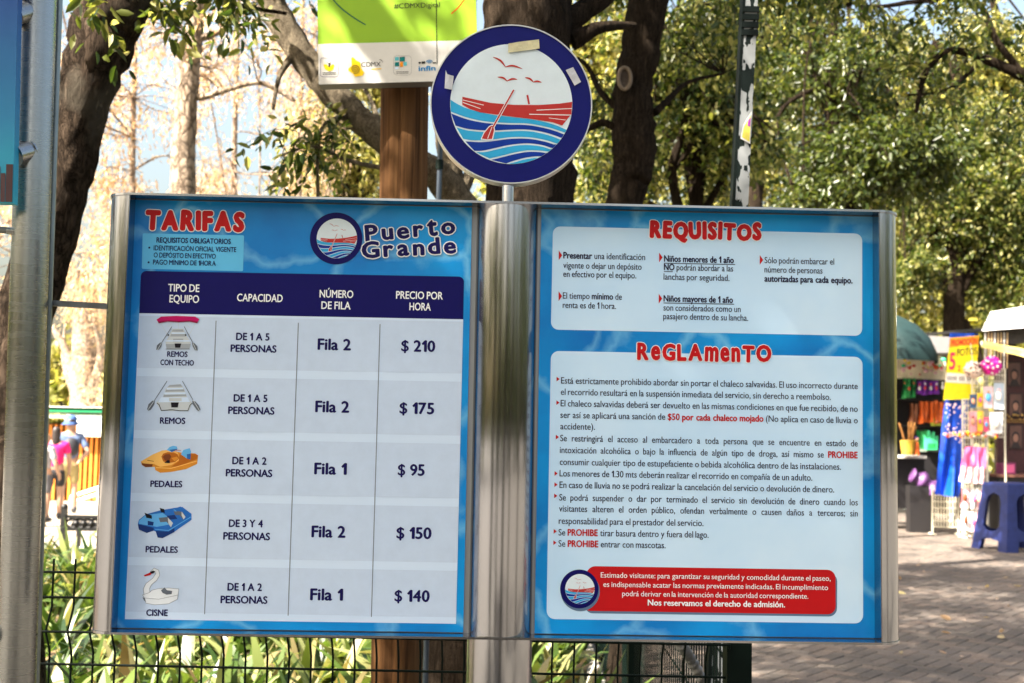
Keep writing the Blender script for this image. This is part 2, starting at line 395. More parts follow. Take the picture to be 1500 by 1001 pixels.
def tree(name, label, cat, trunk, limbs, barkm, blobs, leafm, leaf, per=9, seed=1, group=None, width=.24, twigs=120, twigr=.006, sides=12, noise=.05, droop=.5, spread=3.0):
    """trunk/limbs: lists of (x,y,z,r); crown from blobs; thin twigs run from the limbs to part of the sprays"""
    rng = np.random.default_rng(seed); rr = random.Random(seed)
    base = Vector(trunk[0][:3]); base.z = 0
    root = empty(name, base, 0, label, cat, group); off = np.array(base)
    mb = MB(); lp = []
    for path, n in [(trunk, sides)]+[(l, max(6, sides-4)) for l in limbs]:
        c = catmull(path, 6)
        for i in range(1, len(c)-1): c[i, :3] += rng.normal(size=3)*c[i, 3]*.04
        mb.tube([Vector(q[:3])-base for q in c], [q[3] for q in c], barkm, n, True, True, noise, rr); lp.append(c)
    lp = np.concatenate(lp)
    tr = mb.build('trunk', root)
    if blobs:
        cl = cluster_points(blobs, rng); pos, dr, ln, sh = sprays(cl, per, leaf, rng, spread, droop)
        leaf_cloud('crown', pos-off, dr, ln, width, leafm, root, rng)
        if twigs:
            mt = MB(); sel = rng.choice(len(cl), min(twigs, len(cl)), replace=False)
            for i in sel:
                p = cl[i]; dd = np.linalg.norm(lp[:, :3]-p, axis=1); q = lp[dd.argmin(), :3]; mid = (p+q)/2+rng.normal(size=3)*dd.min()*.12+np.array([0, 0, dd.min()*.1])
                e = p+sh[i]*leaf*spread
                c = catmull([q, mid, p, e], 4); k = len(c); r0 = twigr*(1+dd.min()*1.1)
                mt.tube([Vector(x)-base for x in c], [r0*(1-.75*j/k) for j in range(k)], barkm, 5, False, True)
            mt.build('twigs', root)
    return root
def px(pts, Y=None):
    """(px, py, Y, width in px) -> (x, y, z, r)"""
    out = []
    for q in pts:
        p = at(q[0], q[1], q[2]); out.append((p.x, p.y, max(p.z, -.05), q[3]*q[2]/F/2))
    return out
def pb(x, y, Y, rx, ry, dep, n):
    """crown blob centred on a sight line: half widths in px at that distance, half depth in metres"""
    return (tuple(at(x, y, Y)), (rx*Y/F, dep, ry*Y/F), n)
def gtrunk(pts):
    """px trunk continued straight down to the ground"""
    p = px(pts); q = p[0]; 
    if q[2] > .1: p = [(q[0], q[1], -.05, q[3]*1.25), (q[0], q[1], q[2]*.4, q[3]*1.08)]+p
    return p
# ------------------------------------------------------------------ the sign
def brushed(name, col=(.36, .365, .40), rough=.13, aniso=.95, grain=.025):
    """steel brushed round its axis: reflections are drawn out along the length"""
    m, t, b = nodes(name); b.inputs['Metallic'].default_value = 1; b.inputs['Base Color'].default_value = (*col, 1)
    b.inputs['Anisotropic'].default_value = aniso; b.inputs['Anisotropic Rotation'].default_value = 0.0
    tg = t.nodes.new("ShaderNodeTangent"); tg.direction_type = 'RADIAL'; tg.axis = 'Z'; t.links.new(tg.outputs[0], b.inputs['Tangent'])
    tc = t.nodes.new("ShaderNodeTexCoord"); mp = t.nodes.new("ShaderNodeMapping"); mp.inputs['Scale'].default_value = (1, 1, 12)
    n = t.nodes.new("ShaderNodeTexNoise"); n.inputs['Scale'].default_value = 7; n.inputs['Detail'].default_value = 6
    t.links.new(tc.outputs['Object'], mp.inputs[0]); t.links.new(mp.outputs[0], n.inputs['Vector'])
    mr = t.nodes.new("ShaderNodeMapRange"); mr.inputs[3].default_value = rough-grain; mr.inputs[4].default_value = rough+grain
    t.links.new(n.outputs[0], mr.inputs[0]); t.links.new(mr.outputs[0], b.inputs['Roughness'])
    return m
STEEL = brushed('brushed_steel')
def water_print(name):
    """printed underwater picture: blue with paler branching light lines"""
    m, t, b = nodes(name); b.inputs['Roughness'].default_value = .32; b.inputs['Specular IOR Level'].default_value = .3
    tc = t.nodes.new("ShaderNodeTexCoord"); n = t.nodes.new("ShaderNodeTexNoise"); n.inputs['Scale'].default_value = 3.2; n.inputs['Detail'].default_value = 7
    t.links.new(tc.outputs['Object'], n.inputs['Vector'])
    r = t.nodes.new("ShaderNodeValToRGB"); r.color_ramp.elements[0].position = .3; r.color_ramp.elements[1].position = .72
    r.color_ramp.elements[0].color = (*hexc(0, 92, 176), 1); r.color_ramp.elements[1].color = (*hexc(0, 166, 240), 1)
    t.links.new(n.outputs[0], r.inputs[0])
    ad = t.nodes.new("ShaderNodeVectorMath"); ad.operation = 'MULTIPLY_ADD'; t.links.new(n.outputs['Color'], ad.inputs[0]); ad.inputs[1].default_value = (.35, .35, .35); t.links.new(tc.outputs['Object'], ad.inputs[2])
    v = t.nodes.new("ShaderNodeTexVoronoi"); v.feature = 'DISTANCE_TO_EDGE'; v.inputs['Scale'].default_value = 4.2; t.links.new(ad.outputs[0], v.inputs['Vector'])
    mr = t.nodes.new("ShaderNodeMapRange"); mr.inputs[1].default_value = 0; mr.inputs[2].default_value = .055; mr.inputs[3].default_value = .75; mr.inputs[4].default_value = 0
    t.links.new(v.outputs['Distance'], mr.inputs[0])
    mm = t.nodes.new("ShaderNodeMath"); mm.operation = 'MULTIPLY'; t.links.new(mr.outputs[0], mm.inputs[0]); t.links.new(n.outputs[0], mm.inputs[1])
    mx = t.nodes.new("ShaderNodeMix"); mx.data_type = 'RGBA'; t.links.new(mm.outputs[0], mx.inputs[0]); t.links.new(r.outputs[0], mx.inputs[6]); mx.inputs[7].default_value = (*hexc(150, 220, 245), 1)
    t.links.new(mx.outputs[2], b.inputs['Base Color'])
    return m
def ink(name, rgb, rough=.4, var=.03):
    return mat(name, hexc(*rgb), rough, var=var, scale=40, spec=.18)
WATER = water_print('water_print')
NAVY = ink('navy_ink', (14, 8, 78)); HEADN = ink('header_navy', (4, 0, 88)); WHITE = ink('white_ink', (240, 242, 244)); RED = ink('red_ink', (188, 18, 24))
SHEET = mat('table_sheet_white', hexc(206, 225, 248), .4, var=.02, scale=3, spec=.2); ROWG = ink('row_grey', (194, 212, 236)); LINEG = ink('thin_grey_line', (120, 128, 140))
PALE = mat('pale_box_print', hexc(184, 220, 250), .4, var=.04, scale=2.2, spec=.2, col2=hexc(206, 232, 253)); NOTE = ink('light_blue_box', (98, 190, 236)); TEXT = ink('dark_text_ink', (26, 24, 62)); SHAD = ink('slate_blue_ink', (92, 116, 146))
BRED = ink('boat_red', (186, 52, 48)); LBLUE = ink('wave_light_blue', (50, 168, 218)); MBLUE = ink('wave_blue', (6, 52, 150)); RIMN = ink('rim_navy', (4, 10, 100)); SKYW = ink('field_white', (218, 232, 240))
def arcpts(cx, cz, r, n=64): return [(cx+r*math.cos(2*math.pi*i/n), cz+r*math.sin(2*math.pi*i/n)) for i in range(n)]
def emblem_art(mb, cx, cz, r, d, ang=0., e=.0003, lw=1.):
    """rowing boat with one oar on striped waves under three gulls, inside the radius r"""
    ca, sa = math.cos(ang), math.sin(ang)
    def T(p):
        x = (p[0]-998)/294*r; z = -(p[1]-498)/294*r
        return (cx+x*ca-z*sa, cz+x*sa+z*ca)
    def clip(p):
        x, z = p; q = math.hypot(x-cx, z-cz)
        if q > r*.998: x = cx+(x-cx)*r*.998/q; z = cz+(z-cz)*r*.998/q
        return x, z
    def poly(pts, mt, lev, cl=True):
        q = [T(p) for p in pts]
        if cl: q = [clip(p) for p in q]
        mb.add([(x, -d-lev*e, z) for x, z in q], [tuple(range(len(q)))], mt)
    def stroke(pts, wd, mt, lev, taper=False):
        c = catmull(pts, 5) if len(pts) > 2 else np.array(pts, float); k = len(c); lft = []; rgt = []
        for i in range(k):
            t = c[min(i+1, k-1)]-c[max(i-1, 0)]; t = t/np.hypot(*t); nrm = np.array([-t[1], t[0]])
            h = wd/2*(math.sin(math.pi*i/(k-1))*.9+.1 if taper else 1); lft.append(c[i]+nrm*h); rgt.append(c[i]-nrm*h)
        for i in range(k-1): poly([lft[i], lft[i+1], rgt[i+1], rgt[i]], mt, lev)
    sm = lambda p: [tuple(x) for x in catmull(p, 5)]
    bands = [
      (LBLUE, [(705,487),(745,510),(800,532),(900,553),(960,560),(1100,572),(1200,592),(1268,618)], [(1262,632),(1180,608),(1080,592),(980,592),(880,588),(790,572),(707,545)]),
      (MBLUE, [(709,554),(790,581),(880,596),(980,600),(1080,600),(1180,616),(1258,641)], [(1249,660),(1180,637),(1090,622),(1000,624),(900,632),(800,628),(733,613)]),
      (LBLUE, [(738,622),(800,636),(900,640),(1000,632),(1090,630),(1180,646),(1245,669)], [(1233,690),(1170,671),(1090,659),(1000,661),(900,677),(820,682),(772,676)]),
      (MBLUE, [(782,688),(850,690),(900,685),(1000,669),(1090,667),(1170,680),(1229,698)], [(1214,714),(1150,695),(1080,689),(1000,698),(930,715),(870,730),(826,733)]),
      (LBLUE, [(833,739),(880,737),(940,721),(1010,704),(1080,697),(1150,703),(1208,721)], [(1187,727),(1140,722),(1080,723),(1020,735),(960,752),(900,768)]),
      (MBLUE, [(908,775),(960,760),(1020,743),(1080,731),(1140,730),(1178,735)], [(1152,750),(1110,752),(1060,762),(1010,778),(980,790)]),
      (LBLUE, [(990,791),(1020,783),(1060,770),(1110,760),(1143,757)], [(1110,772),(1060,785),(1020,791)])]
    for mt, a, b in bands: poly(sm(a)+sm(b), mt, 1)
    poly([(762,471),(800,478),(900,497),(1010,503),(1130,500),(1230,490),(1313,478),(1290,540),(1245,597),(1200,583),(1100,570),(960,557),(850,545),(800,530),(762,510)], BRED, 2)
    for pts, wd in [([(765,487),(865,509)], 3), ([(765,499),(850,527)], 3), ([(1120,526),(1302,513)], 3.5), ([(1085,547),(1285,545)], 4), ([(1180,562),(1262,570)], 2.5)]: stroke(pts, wd, WHITE, 3)
    stroke([(1008,430),(915,612)], 13, WHITE, 3); stroke([(1008,430),(912,616)], 7, BRED, 4)
    poly([(855,677),(868,643),(893,611),(906,604),(918,606),(923,630),(914,676),(884,680)], WHITE, 3.5); poly([(860,673),(872,645),(895,615),(906,608),(914,611),(918,630),(909,673),(884,676)], BRED, 4)
    stroke([(888,672),(908,615)], 3, WHITE, 5); stroke([(1074,453),(1083,497)], 9, BRED, 3)
    for wing in [[(903,271),(940,287),(967,320)], [(963,319),(1000,311),(1048,325)], [(928,369),(955,372),(977,389)], [(973,388),(1000,376),(1024,378)], [(1060,367),(1085,373),(1103,390)], [(1099,389),(1120,384),(1142,389)]]:
        stroke(wing, 9*lw, BRED, 2, True)

def chunky(name, parent, txt, xl, xr, ybase, cap, d, mt, slope=0., jit=.03, seed=1, edge=.035, fat=.050, core=None, szs=None):
    """heavy comic headline with a white outline; letters slightly uneven, as printed"""
    rr = random.Random(seed); x0, z0 = L(xl, ybase, d); x1, _ = L(xr, ybase+.018*(xr-xl), d); W = x1-x0; sz = cap*2.13/F/.69
    bold = .02
    ws = [glyph(c, bold)[3]-glyph(c, bold)[2] for c in txt]; sp = .17
    k = [1 if szs is None else szs[i] for i in range(len(txt))]
    sx = W/(sum(ws)+sp*(len(txt)-1)); x = x0
    mo = MB(); mi = MB()
    for i, c in enumerate(txt):
        a = rr.uniform(-jit, jit)+slope; dz = rr.uniform(-.02, .02)*sz+slope*(x-x0)
        w_ = ws[i]*sx
        ez = sz*k[i]
        # the outline and the heavy stroke: the same letter spread in a ring of directions
        for j in range(12):
            t = 2*math.pi*j/12; r = (edge+fat)*sz
            put(mo, c, bold, WHITE, x+math.cos(t)*r, z0+dz+math.sin(t)*r, sx, ez, -d-.00002*j-.00001*i, a)
            r = fat*sz
            put(mi, c, bold, mt, x+math.cos(t)*r, z0+dz+math.sin(t)*r, sx, ez, -d-.0006-.00002*j, a)
        put(mi, c, bold, mt, x, z0+dz, sx, ez, -d-.0009, a)
        x += w_+sp*sx
    o = mo.build('heading_outline', parent); mi.build('heading', parent)

sign = empty('information_sign', SO*1.0, YAW, 'wide stainless steel board with blue fare and rules panels on one thick post', 'sign')
def build_sign():
    pcx = L(738, 620)[0]; PR = .0575; PY = .020                       # post axis
    zt = L(745, 297, .036)[1]; zb = L(735, 935.5, .036)[1]
    mb = MB(); mb.lathe([(PR, 0), (PR, zb-.0025)], STEEL, (pcx, PY, 0), 64); mb.lathe([(PR, zb+.002), (PR, zt-.002)], STEEL, (pcx, PY, 0), 64)
    mb.lathe([(PR+.02, 0), (PR+.02, .012), (PR, .012)], STEEL, (pcx, PY, 0), 48); mb.build('post', sign)
    xl = L(142, 600)[0]+.004; xr = L(1320, 620)[0]-.002; RR = .052; cyy = PY
    def stadium(mb, z, th, ext=0.):
        r = PR+ext; out = []
        ex = .046
        for i in range(17):
            a = math.pi/2+math.pi*i/16; out.append((xl+ex+ex*math.cos(a)*1.0, cyy+r*math.sin(a)))
        for i in range(17):
            a = -math.pi/2+math.pi*i/16; out.append((xr-ex+ex*math.cos(a), cyy+r*math.sin(a)))
        k = len(out)
        vs = [(x, y, z-th/2) for x, y in out]+[(x, y, z+th/2) for x, y in out]
        mb.add(vs, [tuple(reversed(range(k))), tuple(range(k, 2*k))]+[(i, (i+1) % k, k+(i+1) % k, k+i) for i in range(k)], STEEL)
    mb = MB(); stadium(mb, zt, .004, .001); mb.build('top_plate', sign)
    mb = MB(); stadium(mb, zb, .004, .001); mb.build('bottom_plate', sign)
    for s, xe in ((1, xl), (-1, xr)):
        mb = MB(); vs = []; ex = .0445; n = 28
        for z in (zb+.002, zt-.002):
            for i in range(n+1):
                a = -math.pi/2+math.pi*i/n
                # half round nose standing outward; flat back toward the panel
                vs.append((xe+s*(.0465-ex*math.cos(a))+0*s, cyy+(PR-.002)*math.sin(a), z))
        fs = [(i, i+1, n+2+i, n+1+i) if s > 0 else (i+1, i, n+1+i, n+2+i) for i in range(n)]
        mb.add(vs, fs, STEEL, True)
        # inner lip closing the profile against the print
        mb.box((xe+s*.0462, cyy-PR+.003, zb+.002), (xe+s*.0478, cyy+PR-.003, zt-.002), STEEL)
        mb.build('end_profile', sign)
    mb = MB(); mb.box((xl+.04, .004, zb+.002), (xr-.04, .036, zt-.002), mat('board_core', (.3, .31, .32), .5, .6)); mb.build('core_board', sign)
    # ---- fare panel
    def panel(name, tl, tr, br, bl):
        mb = MB(); a = [L(*p) for p in (tl, tr, br, bl)]; n = len(a)
        x0 = (a[0][0]+a[3][0])/2; x1 = (a[1][0]+a[2][0])/2; z1 = zt-.0035; z0 = zb+.0035
        mb.box((x0, -.0, z0), (x1, .003, z1), WATER); return mb.build(name, sign)
    fare = panel('fare_panel', (197, 296), (693, 306), (677, 924), (170, 917))
    mb = MB(); rrect(mb, (206.5, 397), (679.8, 405.5), (678.5, 468), (204, 459), 8, HEADN, .0006, (1, 1, 0, 0)); mb.build('table_header', fare)
    mb = MB()
    ppoly(mb, [(204, 459), (678.5, 468), (668, 914), (183, 907.3)], SHEET, .0005)
    def lerp(y): t = (y-459)/448; return (204-21*t, 678.5-10.5*t)
    for y0, y1 in [(463, 539), (551, 630), (642, 722), (734, 816), (828, 896)]:
        a = lerp(y0); b = lerp(y1); s_ = lambda y, xx: y+.0185*(xx[1]-xx[0])*(1-.05)
        ppoly(mb, [(a[0]+.5, y0), (a[1]-.5, s_(y0, a)), (b[1]-.5, s_(y1, b)), (b[0]+.5, y1)], ROWG, .0007)
    for (a, b) in [((316.5, 470), (299.6, 900)), ((437, 473), (422, 902)), ((556.7, 475), (544, 904))]: pline(mb, [a, b], 1.3, LINEG, .0009)
    mb.build('table_sheet', fare)
    mb = MB(); rrect(mb, (209, 342), (357.5, 345), (356, 397.5), (207.8, 394), 2, NOTE, .0005)
    mb.build('notice_box', fare)
    mb = MB(); B = .018; NV = NAVY; d = .0011
    line(mb, [("REQUISITOS OBLIGATORIOS", .03, NV)], 229, 355.3, 338, 7.6, d)
    line(mb, [("IDENTIFICACIÓN OFICIAL VIGENTE", .018, NV)], 225, 366.8, 346, 7.2, d)
    line(mb, [("O DEPÓSITO EN EFECTIVO", .018, NV)], 225, 377.2, 316, 7.2, d)
    line(mb, [("PAGO MÍNIMO DE 1HORA", .018, NV)], 224, 387.6, 316, 7.2, d)
    for bx, by in ((218.7, 363), (217.7, 384.5)): x, z = L(bx, by, d); mb.add([(p[0], -d, p[1]) for p in arcpts(x, z, .0018, 12)], [tuple(range(12))], NV)
    mb.build('notice_lettering', fare)
    mb = MB()
    for s, xl_, yb, xr_ in [("TIPO DE", 246, 427, 292), ("EQUIPO", 248, 443, 291.5), ("CAPACIDAD", 347, 441.3, 414), ("NÚMERO", 468, 435.7, 517.5), ("DE FILA", 470.5, 452.6, 513.5), ("PRECIO POR", 580, 437.5, 648.7), ("HORA", 599.6, 454.5, 631)]:
        line(mb, [(s, .022, WHITE)], xl_, yb, xr_, 11, d)
    mb.build('header_lettering', fare)
    mb = MB(); B = .036
    for s, xl_, yb, xr_, cap in [
        ("DE 1 A 5", 345.6, 498, 394.7, 10.3), ("PERSONAS", 337.5, 515.3, 405, 10.3), ("DE 1 A 5", 342, 588.2, 391.7, 10.3), ("PERSONAS", 334, 606.2, 402, 10.3),
        ("DE 1 A 2", 340, 680, 390.4, 10.3), ("PERSONAS", 330.5, 697.8, 398.8, 10.3), ("DE 3 Y 4", 335, 771.8, 385, 10.3), ("PERSONAS", 326.8, 790.4, 395.5, 10.3),
        ("DE 1 A 2", 333, 865, 383.6, 10.3), ("PERSONAS", 322.8, 883.6, 391.7, 10.3),
        ("Fila 2", 465, 512.2, 514, 16), ("Fila 2", 461.5, 603.5, 511.5, 16), ("Fila 1", 460, 694.5, 508, 16), ("Fila 2", 456, 786.8, 506, 16), ("Fila 1", 454, 879, 502.4, 16),
        ("$ 210", 587.5, 514.5, 637.5, 16), ("$ 175", 585, 605.8, 636, 16), ("$ 95", 582.5, 696.3, 622, 16), ("$ 150", 580.5, 788.8, 632, 16), ("$ 140", 577.7, 881, 629.3, 16),
        ("REMOS", 244.7, 522.6, 274.7, 7.8), ("CON TECHO", 234.7, 534.8, 284, 7.8), ("REMOS", 234, 620.6, 271.4, 8.8), ("PEDALES", 220, 713.2, 267, 8.8), ("PEDALES", 213, 809.2, 260.5, 8.8), ("CISNE", 213.9, 902, 245.7, 8.8)]:
        line(mb, [(s, B, NV)], xl_, yb, xr_, cap, d)
    mb.build('fare_lettering', fare)
    chunky('h', fare, "TARIFAS", 214, 356, 334.5, 26, .0012, RED, jit=.04, seed=4, szs=[1, 1, 1.04, .98, 1, 1.02, 1])
    chunky('h', fare, "Puerto", 536, 667, 353.5, 23, .0012, NAVY, slope=.115, jit=.02, seed=3, edge=.05, fat=.02, szs=[1, 1, 1, 1, 1.22, 1])
    chunky('h', fare, "Grande", 531, 668, 378.5, 23, .0022, NAVY, slope=.085, jit=.02, seed=5, edge=.05, fat=.02)
    def roundel(parent, cxp, cyp, rp, d, ang):
        x, z = L(cxp, cyp, d); r = rp*2.13/F; mb = MB()
        mb.add([(p[0], -d, p[1]) for p in arcpts(x, z, r)], [tuple(range(64))], HEADN)
        mb.add([(p[0], -d-.0003, p[1]) for p in arcpts(x+.03*r, z, r*.77)], [tuple(range(64))], SKYW)
        emblem_art(mb, x+.03*r, z, r*.77, d+.0004, ang, .0002, .7); mb.build('boat_emblem', parent)
    roundel(fare, 492.4, 349.5, 38.5, .0008, R(6))
    # ---- pictures of the boats (drawn in the crops' own units)
    def zc(p): return (170+p[0]/3.707, 450+p[1]/3.707)
    def zd(p): return (160+p[0]/3.453, 640+p[1]/3.453)
    G1, G2, G3 = ink('light_hull_grey', (196, 204, 210)), ink('mid_grey_ink', (160, 168, 176)), ink('slate_grey_ink', (96, 104, 116))
    BLK = ink('black_ink', (20, 18, 30)); MAG = ink('magenta_ink', (188, 10, 96)); MAGD = ink('deep_magenta_ink', (140, 6, 66))
    def art(items, tr):
        mb = MB()
        for k, it in enumerate(items):
            dd = .0011+.00004*k
            if it[0] == 'p': ppoly(mb, [tr(p) for p in it[1]], it[2], dd)
            else: pline(mb, [tr(p) for p in it[1]], it[3], it[2], dd)
        mb.build('boat_picture', fare)
    def oar(x0, y0, x1, y1, bl): return [('l', [(x0, y0), (x1, y1)], G3, .9), ('p', bl, G3), ('l', [(x1, y1), ((bl[0][0]+bl[-1][0])/2, (bl[0][1]+bl[-1][1])/2)], G1, .8)]
    mir = lambda pts, c: [(2*c-x, y) for x, y in pts]
    bl = [(218,232),(222,208),(240,192),(250,197),(246,214),(232,232)]
    art([('l', [(245,90),(285,165)], G1, .5), ('l', [(430,90),(390,165)], G1, .5), ('l', [(300,90),(280,110)], G1, .5), ('l', [(338,80),(338,125)], G1, .5), ('l', [(375,90),(400,112)], G1, .5),
         ('p', [(305,118),(365,118),(385,160),(405,188),(398,228),(275,228),(268,188),(288,160)], G1), ('p', [(308,122),(362,122),(368,134),(302,134)], G2), ('p', [(300,142),(375,142),(380,160),(294,160)], G2), ('p', [(302,138),(373,138),(375,146),(300,146)], SHEET),
         ('p', [(310,172),(365,172),(366,190),(308,190)], G2), ('p', [(270,200),(406,200),(398,228),(275,228)], G2), ('p', [(268,180),(406,180),(406,188),(268,188)], SHEET), ('l', [(270,228),(400,228)], G3, .8),
         ('p', [(318,198),(354,198),(348,221),(321,221)], BLK), ('p', [(280,148),(288,148),(288,156),(280,156)], BLK), ('p', [(374,148),(382,148),(382,156),(374,156)], BLK)]
        +oar(303, 106, 246, 196, bl)+oar(370, 106, 418, 196, [(443,236),(441,212),(424,195),(412,194),(416,214),(428,234)])
        +[('p', [(220,68),(245,52),(330,48),(430,52),(452,66),(440,88),(400,79),(340,83),(280,79),(232,88)], MAG), ('p', [(226,78),(280,72),(340,76),(400,72),(446,78),(440,88),(400,79),(340,83),(280,79),(232,88)], MAGD)], zc)
    bl = [(168,556),(176,528),(198,508),(211,512),(207,530),(188,558),(176,563)]
    art([('p', [(290,425),(350,420),(370,445),(385,490),(413,520),(396,563),(245,563),(218,520),(258,485),(270,445)], G1), ('p', [(290,424),(350,419),(362,432),(280,434)], G2), ('p', [(275,442),(365,440),(372,458),(268,460)], G2), ('p', [(276,440),(364,438),(366,447),(274,449)], SHEET),
         ('p', [(262,468),(378,466),(382,484),(256,488)], G2), ('p', [(262,464),(377,463),(378,474),(262,476)], SHEET), ('p', [(290,492),(350,492),(350,516),(290,516)], G2), ('p', [(245,490),(388,490),(402,515),(228,518)], SHEET), ('p', [(288,494),(356,494),(356,512),(288,512)], G1),
         ('l', [(222,522),(234,530),(246,563),(300,557),(345,563),(390,563),(400,535),(413,522)], BLK, 1), ('p', [(298,518),(341,518),(335,545),(300,545)], BLK)]
        +oar(277, 402, 205, 512, bl)+oar(360, 402, 418, 505, [(459,558),(450,535),(432,514),(414,508),(414,524),(436,556),(447,566)]), zc)
    O1, O2, O3, O4, SB, SBD = ink('orange_hull', (212, 138, 44)), ink('pale_orange_hull', (240, 184, 96)), ink('brown_orange_deck', (178, 98, 24)), ink('rust_ink', (120, 62, 28)), ink('seat_sky_blue', (96, 174, 228)), ink('seat_blue', (44, 100, 170))
    art([('p', [(135,840),(200,800),(250,780),(290,775),(350,790),(430,795),(446,805),(440,852),(380,880),(300,895),(240,900),(213,885),(210,868),(160,870),(140,858)], O1),
         ('p', [(135,838),(200,800),(250,779),(290,775),(335,788),(345,830),(300,858),(240,868),(205,852),(150,850)], O2), ('p', [(345,800),(430,797),(444,806),(440,826),(330,868),(300,866),(340,838)], O3), ('l', [(215,872),(300,876),(440,836)], O2, 1.2),
         ('p', [(246,812),(256,796),(280,788),(315,790),(335,800),(344,822),(320,842),(280,848),(256,838)], O3), ('p', [(254,814),(266,800),(290,798),(300,812),(288,836),(266,834)], O4), ('p', [(300,820),(330,812),(340,822),(318,838)], O1), ('p', [(138,848),(200,854),(196,868),(160,869),(142,858)], O4),
         ('l', [(170,832),(205,838)], O4, .8), ('p', [(275,777),(290,760),(310,753),(330,757),(334,773),(300,787)], SB), ('p', [(290,775),(330,770),(332,776),(302,788)], SBD), ('p', [(352,800),(366,776),(400,766),(407,785),(402,828),(384,822)], SB), ('p', [(384,800),(406,795),(404,828),(386,824)], SBD), ('l', [(320,778),(354,778)], O3, .8), ('p', [(262,846),(278,832),(292,832),(292,848)], BLK)], zc)
    B1, B2, B3 = ink('pedal_boat_blue', (36, 106, 192)), ink('pale_boat_blue', (94, 172, 232)), ink('deep_boat_blue', (18, 52, 116))
    art([('p', [(145,440),(150,420),(185,392),(260,372),(330,360),(370,355),(416,390),(416,420),(330,480),(270,513),(245,510),(235,480),(225,475),(190,487),(150,470)], B1),
         ('p', [(150,425),(185,396),(265,386),(330,368),(345,380),(310,420),(325,440),(240,456),(150,440)], B2), ('p', [(145,442),(225,460),(225,475),(190,487),(150,470)], B3), ('p', [(235,476),(300,480),(330,462),(330,482),(270,513),(245,510)], B3), ('l', [(232,468),(300,474),(414,405)], B2, 1),
         ('p', [(270,385),(290,368),(330,372),(340,400),(310,415)], B1), ('p', [(290,400),(330,395),(345,415),(305,420)], B3), ('p', [(195,425),(225,432),(222,450),(195,447)], B3),
         ('p', [(178,384),(215,398),(216,415),(188,410)], BLK), ('p', [(255,360),(278,366),(282,385),(262,382)], BLK), ('p', [(250,410),(296,406),(322,436),(312,456),(290,430),(258,432)], G3), ('p', [(296,408),(322,436),(312,458),(300,440)], G1), ('p', [(326,378),(368,376),(386,406),(374,418),(355,396),(333,396)], G3), ('p', [(366,378),(386,406),(376,418),(366,398)], G1), ('p', [(338,360),(360,353),(378,366),(370,380),(345,376)], B1)], zd)
    SW = ink('swan_white', (224, 230, 236))
    body = [(168,800),(178,815),(186,842),(230,850),(300,845),(345,822),(352,770),(300,765),(250,768),(216,776),(204,788)]
    neck = [(176,798),(172,770),(186,742),(220,716),(236,692),(228,680),(208,682),(228,664),(250,675),(256,700),(240,727),(214,748),(204,768),(206,788)]
    art([('p', body, SW), ('p', neck, SW), ('l', body+[body[0]], LINEG, .55), ('l', neck, LINEG, .55), ('l', [(172,815),(250,822),(350,800)], LINEG, .55), ('p', [(168,812),(180,816),(186,836),(176,828)], G3), ('p', [(262,777),(280,762),(291,776),(318,780),(316,796),(290,799),(270,790)], G3),
         ('p', [(174,701),(206,687),(222,685),(208,700),(180,707)], RED), ('p', [(206,684),(222,677),(233,681),(222,692),(210,692)], BLK)], zd)
    # ---- rules panel
    rules = panel('rules_panel', (792.5, 309), (1281, 319), (1283, 931), (783.5, 924.5))
    mb = MB(); rrect(mb, (810, 331.7), (1263, 342.5), (1263, 492.3), (807, 483), 11, PALE, .0005); rrect(mb, (807, 514.2), (1263.5, 523), (1264.3, 913.7), (800.5, 907), 12, PALE, .0005)
    mb.build('text_box', rules)
    chunky('h', rules, "REQUISITOS", 953, 1114, 347.5, 23, .0012, RED, jit=.05, seed=8, szs=[1, 1, 1, 1, 1.03, 1, 1.02, .98, .93, 1.02])
    chunky('h', rules, "ReGLAmenTO", 934, 1129, 526, 22.5, .0012, RED, jit=.03, seed=9, szs=[1.03, 1.22, 1, 1, 1, 1.28, 1.24, 1.25, 1, 1], fat=.032)
    mb = MB(); b = .036; n = .008; TX = TEXT; c = 9.4
    for segs, xl_, yb, xr_ in [
        ([("Presentar", b, TX), ("una identificación", n, TX)], 825, 378.6, 945), ([("vigente o dejar un depósito", n, TX)], 825, 393, 939.8), ([("en efectivo por el equipo.", n, TX)], 825, 405.8, 932),
        ([("El tiempo", n, TX), ("mínimo", .024, TX), ("de", n, TX)], 824.4, 437.6, 911), ([("renta es de 1 hora.", n, TX)], 824.2, 451.3, 902.4),
        ([("Niños menores de 1 año", b, TX)], 972.6, 383.4, 1075), ([("NO", b, TX), ("podrán abordar a las", n, TX)], 972.4, 395.8, 1074), ([("lanchas por seguridad.", n, TX)], 972, 409.8, 1068.5),
        ([("Niños mayores de 1 año", b, TX)], 971.9, 441.8, 1073.8), ([("son considerados como un", n, TX)], 971.8, 455.1, 1085), ([("pasajero dentro de su lancha.", n, TX)], 971.5, 467.7, 1096),
        ([("Sólo podrán embarcar el", n, TX)], 1120, 385.7, 1222), ([("número de personas", n, TX)], 1119.8, 399.2, 1204.8), ([("autorizadas para  cada equipo.", b, TX)], 1119.7, 412.6, 1249)]:
        line(mb, segs, xl_, yb, xr_, c, .0011)
    for (a, y0, e) in [(972.6, 385.8, 1077), (972.4, 398, 985.5), (971.9, 444, 1075.5)]: pline(mb, [(a, y0), (e, y0+.018*(e-a))], 1.0, TX, .0011)
    mb.build('requirements_lettering', rules)
    mb = MB(); c = 9.4; RD = RED
